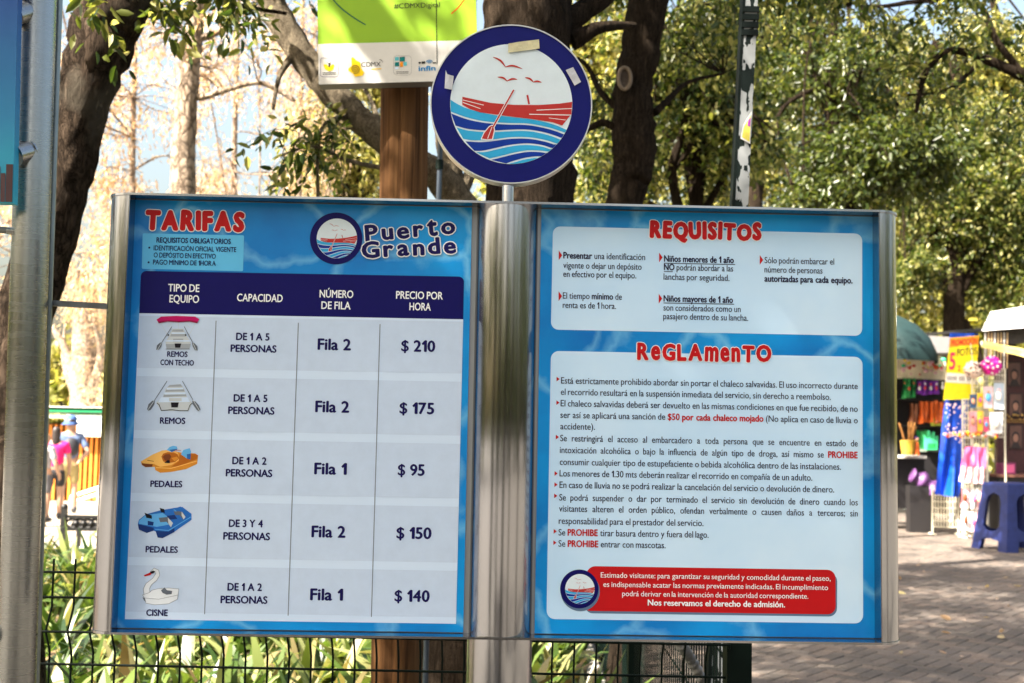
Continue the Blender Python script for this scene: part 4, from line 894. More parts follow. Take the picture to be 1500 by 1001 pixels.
# ------------------------------------------------------------------ trees
def trees():
    # dark leaning tree at the left; its unseen crown is placed to shade the board
    t = [(-0.0,0,0,0)]
    p = px([(-30,1250,4.0,175), (-5,1000,4.0,130), (8,700,4.0,96), (25,500,4.0,84), (58,390,4.0,80), (92,270,4.0,76), (122,150,4.0,80), (151,50,4.0,98), (178,-20,4.0,96), (215,-140,4.0,84), (240,-300,4.0,70)])
    e = p[-1]
    tree('leaning_tree', 'big dark rough trunk leaning right beside the galvanised pole, unseen crown placed overhead for shade', 'tree', p,
         [[e, (-1.6, 3.0, 4.2, .07), (-2.3, 1.4, 4.9, .06), (-3.0, -.4, 5.2, .04)], [e, (-.9, 3.6, 4.6, .06), (-.3, 3.4, 5.3, .035)], px([(178,-20,4,60), (150,-70,3.9,50), (90,-170,3.8,34)])+[(-2.6, 3.0, 4.6, .03)],
          px([(205,-110,4.0,30), (270,-60,4.1,14), (330,0,4.2,8), (420,20,4.25,5)]), px([(120,-200,3.7,16), (118,-60,3.6,7), (120,-10,3.6,4)])], BARK_DARK,
         [((-3.0, -.15, 5.3), (2.0, 1.8, .9), 6500), ((-2.05, 1.45, 5.2), (.8, .6, .4), 330), pb(310,-8,4.2,80,18,.22,34), pb(226,2,4.0,14,14,.1,8), pb(132,-10,3.6,26,6,.12,8)],
         GREEN, .056, 9, 11, twigs=150, twigr=.003, sides=30, noise=.05, width=.22)
    # pale dry tree
    p = gtrunk([(266,600,9,42), (267,300,9,38), (270,200,9,35), (276,120,9,31), (284,50,9,28), (292,-40,9,24), (300,-160,9,18)])
    tree('pale_tree', 'pale smooth trunk standing alone in front of the dry orange trees', 'tree', p,
         [px([(276,140,9,14), (300,142,9,10), (345,128,9,8), (384,122,9,8), (433,148,9,6)]), px([(282,60,9,14), (330,40,9,9), (370,-20,9,6)]), px([(288,0,9,14), (250,-60,9,9), (215,-90,9,6)])], BARK_TAN,
         [pb(350,90,9,80,50,.8,36), pb(240,10,9,70,50,.8,36), pb(300,-100,9,140,70,1.2,80)], DRY, .05, 8, 21, twigs=90, twigr=.004, width=.16)
    # dry orange trees behind
    for k, (x, Y, w_, top, bl, lab) in enumerate([
        (196, 15, 12, -60, [(180,150,110,150,170), (130,330,70,90,90), (230,320,70,120,100)], 'dry orange tree full of bare twigs right of the leaning trunk'),
        (345, 19, 11, -40, [(330,110,90,100,110), (310,270,70,50,60), (430,250,60,60,50)], 'thin dry tree with tan twigs against the white sky'),
        (122, 27, 40, 330, [(110,480,70,60,110), (100,400,90,60,70), (150,560,60,60,60)], 'short gnarled brown trunk with dry shoots behind the kiosk'),
        (60, 17, 22, -80, [(80,180,90,170,150), (20,400,80,140,80)], 'dry orange tree mostly hidden behind the left pole'),
        (440, 17, 10, -60, [(420,70,70,90,80), (470,180,60,60,50)], 'dry tan tree behind the sloping branch left of the green board')]):
        p = gtrunk([(x, 600, Y, w_), (x+3, 450, Y, w_*.9)]+([(x-2, 250, Y, w_*.75), (x+6, top, Y, w_*.5)] if top < 300 else [(x-4, 400, Y, w_*.8)]))
        rng = random.Random(40+k); lim = []
        for i in range(9):
            q = p[rng.randrange(2, len(p))]; b = bl[rng.randrange(len(bl))]; e = at(b[0]+rng.uniform(-.9, .9)*b[2], b[1]+rng.uniform(-.9, .9)*b[3], Y+rng.uniform(-1, 1))
            lim.append([(*q[:3], q[3]*.5), tuple((Vector(q[:3])+e)/2+Vector((rng.uniform(-.3, .3), 0, rng.uniform(-.1, .4))))+(q[3]*.28,), (*e, .012)])
        tree('dry_tree', lab, 'tree', p, lim, BARK_TAN, [pb(b[0], b[1], Y, b[2], b[3], 1.6, int(b[4]*2.0)) for b in bl], DRY, .085, 8, 60+k, 'dry trees at the left', .13, 150, .0042, droop=.9, spread=4.5)
    # leaning tree whose limb, bark lightened as if sunlit, crosses behind the green board
    p = px([(712,1180,4.7,110), (708,900,4.7,92), (702,600,4.7,80), (690,360,4.7,58), (655,275,4.65,48), (610,237,4.6,44), (560,203,4.6,42), (520,168,4.6,40), (475,122,4.6,42), (436,72,4.6,40), (400,10,4.6,42), (375,-60,4.6,40), (330,-200,4.6,30)])
    tree('sloping_tree', 'tree with a scaly limb coloured as if sunlit, sloping up left behind the green board', 'tree', p,
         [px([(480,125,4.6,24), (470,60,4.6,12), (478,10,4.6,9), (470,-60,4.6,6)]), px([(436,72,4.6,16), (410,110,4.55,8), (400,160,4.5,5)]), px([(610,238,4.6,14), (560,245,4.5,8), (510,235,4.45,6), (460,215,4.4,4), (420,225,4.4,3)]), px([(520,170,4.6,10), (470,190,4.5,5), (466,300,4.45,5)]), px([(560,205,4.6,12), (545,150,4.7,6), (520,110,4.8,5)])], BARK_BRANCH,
         [pb(445,215,4.45,46,26,.2,22), pb(500,200,4.5,40,22,.2,12), pb(425,240,4.4,28,14,.15,6), pb(330,-180,4.5,160,60,.8,90)], GREEN, .05, 9, 31, twigs=80, twigr=.0022, sides=22, noise=.07, width=.21)
    # big trunk behind the round emblem, unseen crown placed to shade the paving
    p = px([(676,1260,4.2,215), (684,980,4.2,176), (715,760,4.2,152), (752,480,4.2,138), (776,300,4.2,130), (775,200,4.2,128), (772,80,4.2,130), (770,-60,4.2,134), (762,-260,4.2,130)])
    e = p[-1]
    tree('big_tree', 'broad dark furrowed trunk directly behind the round boat emblem', 'tree', p,
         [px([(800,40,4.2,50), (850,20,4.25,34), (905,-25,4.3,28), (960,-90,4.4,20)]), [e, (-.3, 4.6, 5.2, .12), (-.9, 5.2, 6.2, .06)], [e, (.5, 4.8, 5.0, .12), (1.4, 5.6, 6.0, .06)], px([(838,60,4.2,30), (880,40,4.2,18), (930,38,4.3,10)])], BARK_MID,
         [((-1.0, 4.6, 5.8), (2.3, 2.4, .6), 2700), ((-.3, 7.3, 6.7), (2.4, 1.9, .6), 1100), ((-.2, 3.6, 6.4), (1.2, 1.2, .8), 90)], GREEN, .085, 9, 41, twigs=90, twigr=.004, sides=26, noise=.05)
    # slim trunks behind
    p = gtrunk([(672,420,5.6,44), (668,310,5.6,36), (660,250,5.6,34), (650,170,5.6,30), (640,80,5.6,26), (632,-60,5.6,22)])
    tree('slim_tree', 'slim mossy trunk between the wooden pole and the big trunk', 'tree', p, [px([(668,300,5.6,22), (690,250,5.6,18), (700,180,5.6,16), (705,60,5.6,14)])], BARK_BRANCH, [pb(640,-120,5.6,120,50,.6,60)], GREEN, .08, 8, 43, sides=14)
    p = px([(912,1045,6.0,66), (915,940,6.0,44), (917,600,6.0,46), (914,420,6.0,54), (916,300,6.0,54), (925,255,6.0,60), (930,205,6.0,64), (926,140,6.0,58), (937,80,6.0,58), (951,0,6.0,59), (968,-90,6.0,56), (985,-240,6.0,50)])
    r = tree('knotted_tree', 'dark upright trunk with an oval knot scar right of the round emblem', 'tree', p,
         [px([(905,190,6,12), (885,180,6,11), (868,186,6,10), (845,198,6.05,8)]), px([(905,160,6,10), (880,135,6.05,9), (862,100,6.1,7), (845,85,6.1,6)]), px([(960,165,6,12), (985,140,6.1,9), (1010,120,6.2,6), (1060,108,6.3,4)]), px([(965,-80,6,30), (1060,-140,6.2,20), (1200,-160,6.5,14)])], BARK_MID,
         [pb(880,160,6.3,40,70,.4,24), pb(1030,40,6.5,70,50,.5,60), pb(1150,-30,6.6,120,50,.7,140), pb(905,-30,6.4,70,30,.5,40)], GREEN, .052, 9, 44, twigs=60, twigr=.003, sides=22, noise=.05)
    mb = MB(); off = r.location; kc = []
    for i in range(24):
        a = 2*math.pi*i/24; kc.append(at(915+9*math.cos(a), 115+16*math.sin(a), 5.885)-off)
    mb.tube(kc, .0095, mat('knot_callus', (.16, .12, .085), .9, bump=.5), 8, False, True, closed=True)
    q = [at(915+8*math.cos(2*math.pi*i/24), 115+15*math.sin(2*math.pi*i/24), 5.89)-off for i in range(24)]; mb.add(q, [tuple(range(24))], mat('knot_core', (.05, .035, .025), .9, bump=.5)); mb.build('knot', r)
    # right hand side: from near to far
    p = [(4.6, 8.0, -.05, .2), (4.5, 7.9, 2.0, .15), (4.3, 7.5, 3.6, .12), (3.9, 7.1, 4.8, .08)]
    tree('overhanging_tree', 'tree outside the right edge with dark branches reaching into the top right corner', 'tree', p,
         [[p[-2]]+px([(1590,150,7.1,30), (1500,112,7.0,18), (1440,86,7,14), (1389,75,7,11), (1356,108,7,9), (1342,165,7,6)]), px([(1500,112,7,12), (1460,60,7,10), (1430,5,7,9), (1350,2,7,8), (1290,10,7,6), (1250,6,7,4)]), px([(1440,86,7,8), (1390,130,7,5), (1330,140,7.1,3)])], BARK_MID,
         [pb(1420,40,7.0,110,50,.5,90), pb(1300,30,7.0,80,36,.4,56), pb(1350,115,7,60,40,.3,36), pb(1180,0,7,90,28,.4,50), pb(1480,150,7.2,60,40,.4,26)], GREEN, .055, 9, 51, twigs=90, twigr=.0028)
    def crown_tree(name, lab, x, Y, wpx, blobs, lm, leaf, seed, per=9, lims=(), group='green trees behind the board', twigs=170, barkm=BARK_MID, top=-40, droop=.5):
        p = gtrunk([(x, 560, Y, wpx), (x+rsh.uniform(-10, 10), 330, Y, wpx*.8), (x+rsh.uniform(-25, 25), 120, Y, wpx*.55), (x+rsh.uniform(-40, 40), top, Y, wpx*.3)]); rng = random.Random(seed); lim = [px(l) for l in lims]
        for i in range(15):
            q = p[rng.randrange(3, len(p))]; b = blobs[rng.randrange(len(blobs))]; e = at(b[0]+rng.uniform(-.8, .8)*b[2], b[1]+rng.uniform(-.8, .8)*b[3], Y+rng.uniform(-.6, .6))
            lim.append([(*q[:3], q[3]*.6), tuple((Vector(q[:3])+e)/2+Vector((rng.uniform(-.4, .4), 0, rng.uniform(-.1, .5))))+(q[3]*.35,), (*e, .015)])
        return tree(name, lab, 'tree', p, lim, barkm, [pb(b[0], b[1], Y+(b[5] if len(b) > 5 else 0), b[2], b[3], max(1.0, b[2]*Y/F*.8), int(b[4]*9)) for b in blobs], lm, leaf, per, seed, group, .26, twigs, .009, droop=droop)
    rsh = random.Random(77)
    crown_tree('green_tree', 'loose sunlit green tree between the knotted trunk and the peeling post', 1015, 10.5, 26, [(1010,120,110,120,110), (900,230,60,70,40), (1060,240,70,60,40)], GREEN, .068, 71, lims=[[(1000,330,10.4,16), (985,250,10.3,14), (1005,170,10.2,11), (990,110,10.2,8)], [(985,250,10.3,9), (1040,180,10.2,7), (1075,120,10.2,5)]])
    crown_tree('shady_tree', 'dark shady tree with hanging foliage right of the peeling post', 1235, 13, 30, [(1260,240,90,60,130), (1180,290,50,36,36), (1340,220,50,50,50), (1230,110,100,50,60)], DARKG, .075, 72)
    crown_tree('forked_tree', 'forked dark tree rising behind the poster and the stalls', 1397, 24, 34, [(1410,260,110,120,330), (1335,400,36,40,50), (1460,420,50,40,60), (1480,330,50,70,90)], GREEN, .095, 73, lims=[[(1388,420,24,20), (1365,396,24,16), (1342,392,24,13), (1326,372,24,8)], [(1402,440,24,18), (1422,400,24,14), (1450,360,24,9)], [(1384,330,24,15), (1372,260,24,11), (1390,190,24,8)], [(1412,470,24,12), (1428,500,24,12), (1438,540,24,13)]], top=60)
    crown_tree('stall_shade_tree', 'loose tree added between the peeling post and the stalls to shade them', 1105, 16, 24, [(1100,110,110,120,75), (1180,60,70,60,24)], GREEN, .08, 75)  # tree added so its crown throws part shade on the stalls
    for k, (x, Y, bl) in enumerate([(930, 21, [(930,180,100,160,210), (890,60,80,70,90)]), (1090, 25, [(1100,220,110,140,220), (1080,60,110,70,120)]), (1290, 28, [(1290,330,110,150,240), (1270,130,110,100,160)]), (1470, 27, [(1480,260,110,200,280), (1440,90,90,80,120)]), (520, 22, [(500,230,80,90,120), (560,60,90,90,100)])]):
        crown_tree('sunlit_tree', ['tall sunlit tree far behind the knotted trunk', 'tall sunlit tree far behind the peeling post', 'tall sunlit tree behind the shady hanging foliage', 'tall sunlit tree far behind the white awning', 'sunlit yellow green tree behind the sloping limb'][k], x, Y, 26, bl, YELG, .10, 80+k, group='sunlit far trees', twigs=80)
    # unseen trees added behind the viewer to darken the steel's reflections and the ground
    for k, (x, y, h) in enumerate([(-1.9, -4.0, 6.5), (2.6, -3.6, 7), (-5.5, -4.5, 6.5), (5.5, -1.5, 7), (.12, -1.5, 6.8), (-3.4, -2.6, 6), (-4.6, -8.5, 7), (1.0, -8.0, 7)]):
        p = [(x, y, -.05, .26), (x+.1, y, 2, .2), (x-.1, y+.1, h*.6, .15), (x+.2, y, h, .08)]
        tree('added_unseen_tree', ['unseen tree added behind the viewer, left of the paving', 'unseen tree added behind the viewer on the paving', 'unseen tree added far behind the viewer at the left', 'unseen tree added beside the viewer at the right', 'unseen tree added straight behind the viewer', 'unseen tree added close behind the viewer at the left', 'unseen tree added farthest behind the viewer at the left', 'unseen tree added farthest behind the viewer, near the middle'][k], 'tree', p, [], BARK_DARK, [((x-.3, y-.4, h*.95), (3.0, 2.6, 1.2), (220, 120, 1100, 160, 140, 1000, 1100, 120)[k])], DARKG, .13, 7, 90+k, 'unseen trees added behind the viewer', twigs=20)
    # the wood beyond
    rng = np.random.default_rng(7); bl = []; bk = []
    for i in range(84):
        a = 2*math.pi*i/84+rng.normal()*.02; q = 45+rng.normal()*4; x, y = q*math.sin(a), q*math.cos(a)
        front = y > 20
        hz = (2.2 if front and x < -2 else 6.5)+rng.random()*2.5
        (bl if front else bk).append(((x, y, hz*.75), (3.2, 2.8, hz*.8), 300 if front else 150))
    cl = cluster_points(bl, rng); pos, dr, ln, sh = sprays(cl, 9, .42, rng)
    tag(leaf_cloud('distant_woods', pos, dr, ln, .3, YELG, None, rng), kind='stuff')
    cl = cluster_points(bk, rng); pos, dr, ln, sh = sprays(cl, 9, .5, rng)  # unseen dark ring added around the viewer for the steel to mirror
    tag(leaf_cloud('added_dark_woods', pos, dr, ln, .4, DARKG, None, rng), kind='stuff')
trees()

# ------------------------------------------------------------------ ground cover in the bed
def strap_leaves():
    rng = np.random.default_rng(5); V = []; Fc = []; S = 6
    def clump(cx, cy, n, ln):
        for k in range(n):
            a = rng.random()*2*math.pi; L_ = ln*(.6+.6*rng.random()); lean = .25+.9*rng.random(); w_ = .022+.02*rng.random(); tw = rng.normal()*.5
            o = len(V); ca, sa = math.cos(a), math.sin(a); th = math.pi/2-.12-lean*.15; x = .015*rng.random(); z = .03
            for i in range(S+1):
                t = i/S; hw = w_*(.55+.9*t if t < .5 else 2*(1-t)*1.0+.02)
                tx, ty = -sa*math.cos(tw)*hw, ca*math.cos(tw)*hw; tz = math.sin(tw)*hw
                V.append((cx+ca*x-tx, cy+sa*x-ty, z-tz)); V.append((cx+ca*x+tx, cy+sa*x+ty, z+tz))
                x += math.cos(th)*L_/S; z += math.sin(th)*L_/S; z = max(z, .02); th -= lean*2.3/S*(.5+t)
            for i in range(S): Fc.append((o+2*i, o+2*i+1, o+2*i+3, o+2*i+2))
    n = 0
    while n < 600:
        y = 3.0+8.0*rng.random()**1.1; x = -(.52*y+.4)+(.52*y+.4+.36)*rng.random() if rng.random() < .92 else rng.uniform(-5, .3)
        if x > .36 or x < -6: continue
        if abs(x+.35) < .25 and y < 3.8: continue
        clump(x, y, 11+int(rng.random()*6), .42+.2*rng.random()); n += 1
    me = bpy.data.meshes.new('ground_cover'); me.from_pydata(V, [], Fc); me.polygons.foreach_set('use_smooth', [True]*len(Fc)); me.materials.append(STRAP); me.update()
    o = bpy.data.objects.new('ground_cover', me); C.objects.link(o); tag(o, kind='stuff')
    # fallen leaves on bed and paving
    rng = np.random.default_rng(12); n = 700; pos = np.stack([rng.uniform(-4, .4, n), rng.uniform(3, 10, n), np.full(n, .075)], 1)
    m = 90; pos = np.concatenate([pos, np.stack([rng.uniform(1, 6, m), rng.uniform(4.5, 14, m), np.full(m, .012)], 1)])
    d = rng.normal(size=(n+m, 3)); d[:, 2] *= .15; o = leaf_cloud('fallen_leaves', pos, d, .05+.05*rng.random(n+m), .22, DRY, None, rng); tag(o, kind='stuff')
strap_leaves()
# ------------------------------------------------------------------ market stalls on the right
def stalls():
    rng = random.Random(31)
    col = lambda n, rgb, r=.5, v=.08: mat(n, hexc(*rgb), r, var=v, scale=12)
    BLK_ = col('stall_black', (26, 24, 26)); WHT = col('stall_white', (226, 224, 220)); WIRE = col('white_wire', (228, 222, 200), .4)
    DKM = mat('photo_wall_maroon', (.045, .012, .014), .7, var=.3); MET = mat('stall_metal', (.3, .3, .3), .4, .8); YEL = col('poster_yellow', (232, 214, 20)); BLU = col('tarp_blue', (10, 70, 190), .35)
    MAGE = col('pompom_magenta', (214, 10, 150)); PNK = col('dress_pink', (226, 96, 150)); PPNK = col('pale_pink', (236, 190, 196)); PUR = col('purple_cloth', (96, 60, 110)); GRN = col('bag_green', (30, 140, 70)); LGRN = col('mint_green', (70, 200, 140)); ORG = col('costume_orange', (206, 92, 22)); BRN = col('costume_brown', (110, 60, 30)); VIO = col('pack_violet', (120, 40, 170)); REDC = col('pack_red', (206, 60, 50)); TEA = mat('umbrella_teal', hexc(4, 36, 36), .7, var=.12, scale=6); GRYC = col('grey_canvas', (120, 118, 118)); CRM = col('banner_cream', (244, 232, 200)); STOOL = mat('stool_blue_plastic', hexc(34, 44, 96), .5, var=.25, scale=9, spec=.35); YB = col('basket_yellow', (190, 150, 50)); DOT = col('dot_pink', (240, 214, 224)); SKN = col('doll_skin', (200, 150, 120)); CLEAR = mat('clear_plastic', hexc(220, 226, 226), .15, var=.1, spec=.8)
    def base(pxx, Y): q = at(pxx, 700, Y); return Vector((q.x, Y, 0))
    def slab(mb, g, pts, Y, th, mt, sub=None):
        """outline in pixels at distance Y with a real thickness, relative to g"""
        q = [at(x, y, Y)-g for x, y in pts]; k = len(q); b = [v+Vector((0, th, 0)) for v in q]
        mb.add(q+b, [tuple(range(k)), tuple(reversed(range(k, 2*k)))]+[(i, (i+1) % k, k+(i+1) % k, k+i) for i in range(k)], mt)
    def cloth(mb, g, tl, tr, br, bl, Y, mt, amp, waves, seed, th=.006, nu=26, nv=26, ph=0.):
        rr = random.Random(seed); a = [at(*p, Y) for p in (tl, tr, br, bl)]; off = [rr.random()*6 for _ in range(4)]; vs = []
        for side in (0, 1):
            for j in range(nv+1):
                for i in range(nu+1):
                    u, v = i/nu, j/nv; p = (a[0]*(1-u)+a[1]*u)*(1-v)+(a[3]*(1-u)+a[2]*u)*v
                    d = amp*(.35+.65*v)*(math.sin(u*waves*6.28+off[0]+v*1.4)+.5*math.sin(u*waves*11+off[1]-v*3)+.4*math.sin(v*6+u*5+off[2]))
                    vs.append(p-g+Vector((0, d+side*th, 0)))
        n = (nu+1)*(nv+1); f = []
        for j in range(nv):
            for i in range(nu):
                q = j*(nu+1)+i; f.append((q, q+1, q+nu+2, q+nu+1)); f.append((n+q+nu+1, n+q+nu+2, n+q+1, n+q))
        mb.add(vs, f, mt, True)
    # --- white awning with its frame
    Y = 18.0; g = base(1470, Y)
    r = empty('awning', g, 0, 'white awning with lettering over the dark photo stall', 'awning')
    mb = MB(); q = [at(1452, 459, Y+.55), at(1660, 424, Y+.3), at(1660, 467, Y-.3), at(1439, 485, Y)]; q = [v-g for v in q]
    mb.add(q+[v+Vector((0, .02, .02)) for v in q], [(0, 1, 2, 3), (7, 6, 5, 4), (0, 3, 7, 4), (1, 0, 4, 5), (2, 1, 5, 6), (3, 2, 6, 7)], WHT); mb.build('valance', r)
    mb = MB(); e = [at(1440, 486, Y+.02)-g, at(1660, 468, Y-.25)-g]; b_ = [e[1]+Vector((0, 2.6, .15)), e[0]+Vector((0, 2.6, .15))]
    mb.add(e+b_+[v+Vector((0, 0, .05)) for v in e+b_], [(0, 3, 2, 1), (4, 5, 6, 7), (0, 1, 5, 4), (1, 2, 6, 5), (2, 3, 7, 6), (3, 0, 4, 7)], BLK_); mb.build('roof_panel', r)
    mb = MB(); slab(mb, g, [(1442, 486), (1660, 466), (1660, 492), (1475, 505), (1444, 500)], Y+.12, .03, mat('dark_underside', (.04, .035, .03), .8, var=.3)); mb.build('dark_underside_sheet', r)  # upright dark sheet in place of the awning's underside
    mb = MB()
    for x in (1446, 1655): p = base(x, Y+.3)-g; mb.bar(p, p+Vector((0, 0, 2.95)), .04, .04, MET, (0, 1, 0))
    for x in (1446, 1655): p = base(x, Y+2.6)-g; mb.bar(p, p+Vector((0, 0, 3.05)), .04, .04, MET, (0, 1, 0))
    mb.build('frame', r)
    vs, fs, a, b = glyph("BOSQUE DE CHAP", .012); O = q[3]; ex = (q[2]-q[3]).normalized(); ez = (q[0]-q[3]); ez = (ez-ex*ez.dot(ex)).normalized(); nn = ex.cross(ez)
    p0 = at(1453.5, 473, Y+.22)-g; t_ = (p0-O).dot(ex); z_ = ez.length*0+.115; sx = 1.08*52*Y/F/(b-a); sz = 13*Y/F/.69
    lt = ink('awning_lettering_ink', (70, 66, 70)); mb = MB(); mb.add([O+ex*(t_+(v[0]-a)*sx)+ez*(z_+v[1]*sz)+(nn*.004 if nn.y < 0 else -nn*.004) for v in vs], fs, lt); mb.build('lettering', r)
    # yellow cloth strip and sticks below the awning
    mb = MB(); cloth(mb, Vector((0, 0, 0)), (1440, 500), (1600, 530), (1600, 545), (1438, 509), Y-.05, col('strip_yellow', (226, 214, 130)), .01, 5, 3); tag(mb.build('cloth_strip'), 'pale yellow cloth strip tied slanting below the white awning', 'cloth strip')
    sk = col('stick_tan', (206, 176, 130))
    for i in range(8):
        x = 1443+i*4.6; g2 = at(x, 540, Y-.0+.06); o = empty('hanging_stick', g2, 0, 'tan wooden stick hanging in a row under the white awning', 'stick', 'hanging wooden sticks')
        mb = MB(); t2 = at(x+.5, 487, Y+.06)-g2; mb.tube([(0, 0, 0), t2], .0085, sk if i % 3 else WHT, 8); mb.build('shaft', o)
    # --- photo wall
    Yw = 18.9; g = base(1495, Yw); r = empty('photo_wall', g, 0, 'dark maroon wall hung with framed portrait photos under the white awning', 'wall')
    mb = MB(); slab(mb, g, [(1462, 516), (1650, 520), (1650, 738), (1462, 738)], Yw, .05, DKM); mb.build('panel', r)
    fr = mat('photo_frame_dark', (.02, .008, .008), .5); ph = mat('photo_print_brown', (.10, .045, .035), .4, var=.25, scale=8); fc = mat('portrait_skin_tone', (.26, .13, .09), .5, var=.2, scale=10); hr = mat('portrait_hair', (.02, .012, .012), .6); gold = mat('frame_gold', (.35, .22, .06), .35, .6)
    for k, (x, y) in enumerate([(1486, 548), (1488, 594), (1488, 640), (1512, 548), (1512, 596), (1514, 642), (1538, 570)]):
        mb = MB(); slab(mb, g, [(x-10, y-18), (x+10, y-18), (x+10, y+18), (x-10, y+18)], Yw-.02, .02, fr); o = mb.build('photo', r)
        mb = MB(); slab(mb, g, [(x-8.5, y-16), (x+8.5, y-16), (x+8.5, y+16), (x-8.5, y+16)], Yw-.026, .006, ph)
        slab(mb, g, [(x+6*math.cos(t*.628), y+1+9*math.sin(t*.628)) for t in range(10)], Yw-.030, .004, hr); slab(mb, g, [(x+4*math.cos(t*.628), y+2+6*math.sin(t*.628)) for t in range(10)], Yw-.034, .004, fc); slab(mb, g, [(x-7, y+16), (x-4, y+9), (x+4, y+9), (x+7, y+16)], Yw-.032, .004, hr)
        mb.build('print', o)
    mb = MB()
    for y in (615, 618): mb.tube([at(1470, y, Yw-.05)-g, at(1560, y+2, Yw-.05)-g], .008, gold, 6)
    for i in range(16): p = at(1472+i*3.2, 612+rng.uniform(-5, 5), Yw-.06)-g; mb.ball(p, .018, gold, 6, 4)
    mb.build('gold_trim', r)
    g = base(1480, 18.2); r = empty('dark_counter', g, 0, 'low dark counter with a brown top below the portrait photos', 'counter')
    mb = MB(); slab(mb, g, [(1462, 699), (1600, 701), (1600, 780), (1462, 778)], 18.2, .5, BLK_); mb.build('cabinet', r); mb = MB(); slab(mb, g, [(1460, 695), (1602, 697), (1602, 701), (1460, 699)], 18.15, .6, mat('counter_brown', (.12, .05, .035), .5, var=.2)); mb.build('counter_top', r)
    g = at(1477, 696, 18.3); r = empty('gift_box', g, 0, 'pink and purple gift box standing on the dark counter', 'box'); mb = MB(); slab(mb, g, [(1467, 679), (1488, 678), (1488, 696), (1467, 696)], 18.3, .2, col('box_purple', (110, 40, 80))); mb.build('carton', r); mb = MB(); slab(mb, g, [(1474, 681), (1486, 680.5), (1486, 693), (1474, 693)], 18.292, .008, col('box_pink', (206, 90, 140))); mb.build('front_print', r)
    # --- poster
    Yp = 18.25; g = at(1405, 586, Yp); r = empty('poster', g, 0, 'yellow hand lettered poster advertising photos, hung on the blue sheet', 'poster')
    mb = MB(); slab(mb, g, [(1392, 495), (1434, 492), (1428, 585), (1382, 586)], Yp, .008, YEL); mb.build('sheet', r)
    mb = MB(); slab(mb, g, [(1391.8, 495.5), (1433.8, 492.5), (1432.6, 505), (1390.6, 509)], Yp-.003, .003, col('poster_orange', (240, 150, 30))); mb.build('orange_band', r)
    mb = MB(); slab(mb, g, [(1386.5, 546), (1430.2, 549), (1429.2, 563), (1384.8, 560)], Yp-.003, .003, WHT); mb.build('white_strip', r)
    mb = MB()
    def ptxt(s_, x0, y0, x1, y1, cap, mt, bold):
        vs, fs, a, b = glyph(s_, bold); A = at(x0, y0, Yp-.006)-g; B = at(x1, y1, Yp-.006)-g; d = (B-A)/(b-a); sz = cap*Yp/F/.69
        mb.add([A+d*(v[0]-a)+Vector((v[1]*sz*.06, 0, v[1]*sz)) for v in vs], fs, mt)
    ptxt("PROMOCIÓN", 1393, 507, 1431, 503.5, 8.5, col('poster_red', (206, 44, 20)), .03); ptxt("FOTOS", 1402, 522, 1431, 519, 10.5, BLK_, .012)
    ptxt("5", 1390, 541, 1399, 541, 24, col('poster_magenta', (200, 20, 90)), .02)
    for i in range(14):
        x = 1388+i*2.9; 
        if i in (5, 9): continue
        slab(mb, g, [(x, 551+.1*i), (x+1.2, 551+.1*i), (x+1.2, 557+.1*i), (x, 557+.1*i)], Yp-.006, .002, BLK_)
    for y in (536, 541): slab(mb, g, [(1403, y), (1407, y), (1405, y+4)], Yp-.006, .002, REDC)
    mb.build('lettering', r)
    # --- blue sheet on the stall frame
    g = base(1395, 18.35); r = empty('blue_sheet', g, 0, 'bright blue plastic sheet dotted with pale flowers hanging below the poster', 'sheet')
    mb = MB(); cloth(mb, g, (1391, 488), (1434, 489), (1421, 590), (1384, 590), 18.36, BLU, .03, 1.5, 5); cloth(mb, g, (1385, 586), (1422, 586), (1405, 729), (1368, 724), 18.33, BLU, .05, 1.6, 9); mb.build('sheet', r)
    mb = MB()
    for i in range(46):
        v = rng.random()**1.3*.42; x = 1385-16*v+rng.uniform(2, 34); y = 590+140*v; p = at(x, y, 18.22)-g; mb.ball(p, rng.uniform(.01, .024), DOT, 6, 4, (1, .4, 1))
    mb.build('flower_dots', r)
    # --- wire racks
    def rack(x0, y0, x1, y1, Y, lab, legs):
        g = base((x0+x1)/2, Y); r = empty('wire_rack', g, 0, lab, 'rack', 'white wire racks'); mb = MB()
        n = max(4, int((x1-x0)/4)); A = lambda x, y: at(x, y, Y)-g
        for i in range(n+1): x = x0+(x1-x0)*i/n; mb.tube([A(x, y0), A(x, y1)], .007, WIRE, 6)
        m_ = max(4, int((y1-y0)/9))
        for j in range(m_+1): y = y0+(y1-y0)*j/m_; mb.tube([A(x0, y), A(x1, y+1)], .007, WIRE, 6)
        mb.build('grid', r); mb = MB()
        for x in (x0, x1):
            p = A(x, y1); mb.bar(p, (p.x, p.y, 0), .02, .02, WIRE, (0, 1, 0)); mb.bar((p.x, p.y-.15, .01), (p.x, p.y+.15, .01), .02, .02, WIRE)
            mb.bar(A(x, y0), A(x, y1), .02, .02, WIRE, (0, 1, 0))
        mb.build('stand', r)
    rack(1366, 716, 1404, 772, 18.6, 'short cream wire grid standing under the hanging blue sheet', 0)
    rack(1410, 585, 1446, 782, 18.1, 'tall white wire rack hung with toys and pink dresses', 0)
    rack(1424, 540, 1472, 640, 18.15, 'upper white wire rack behind the carded toys', 0)
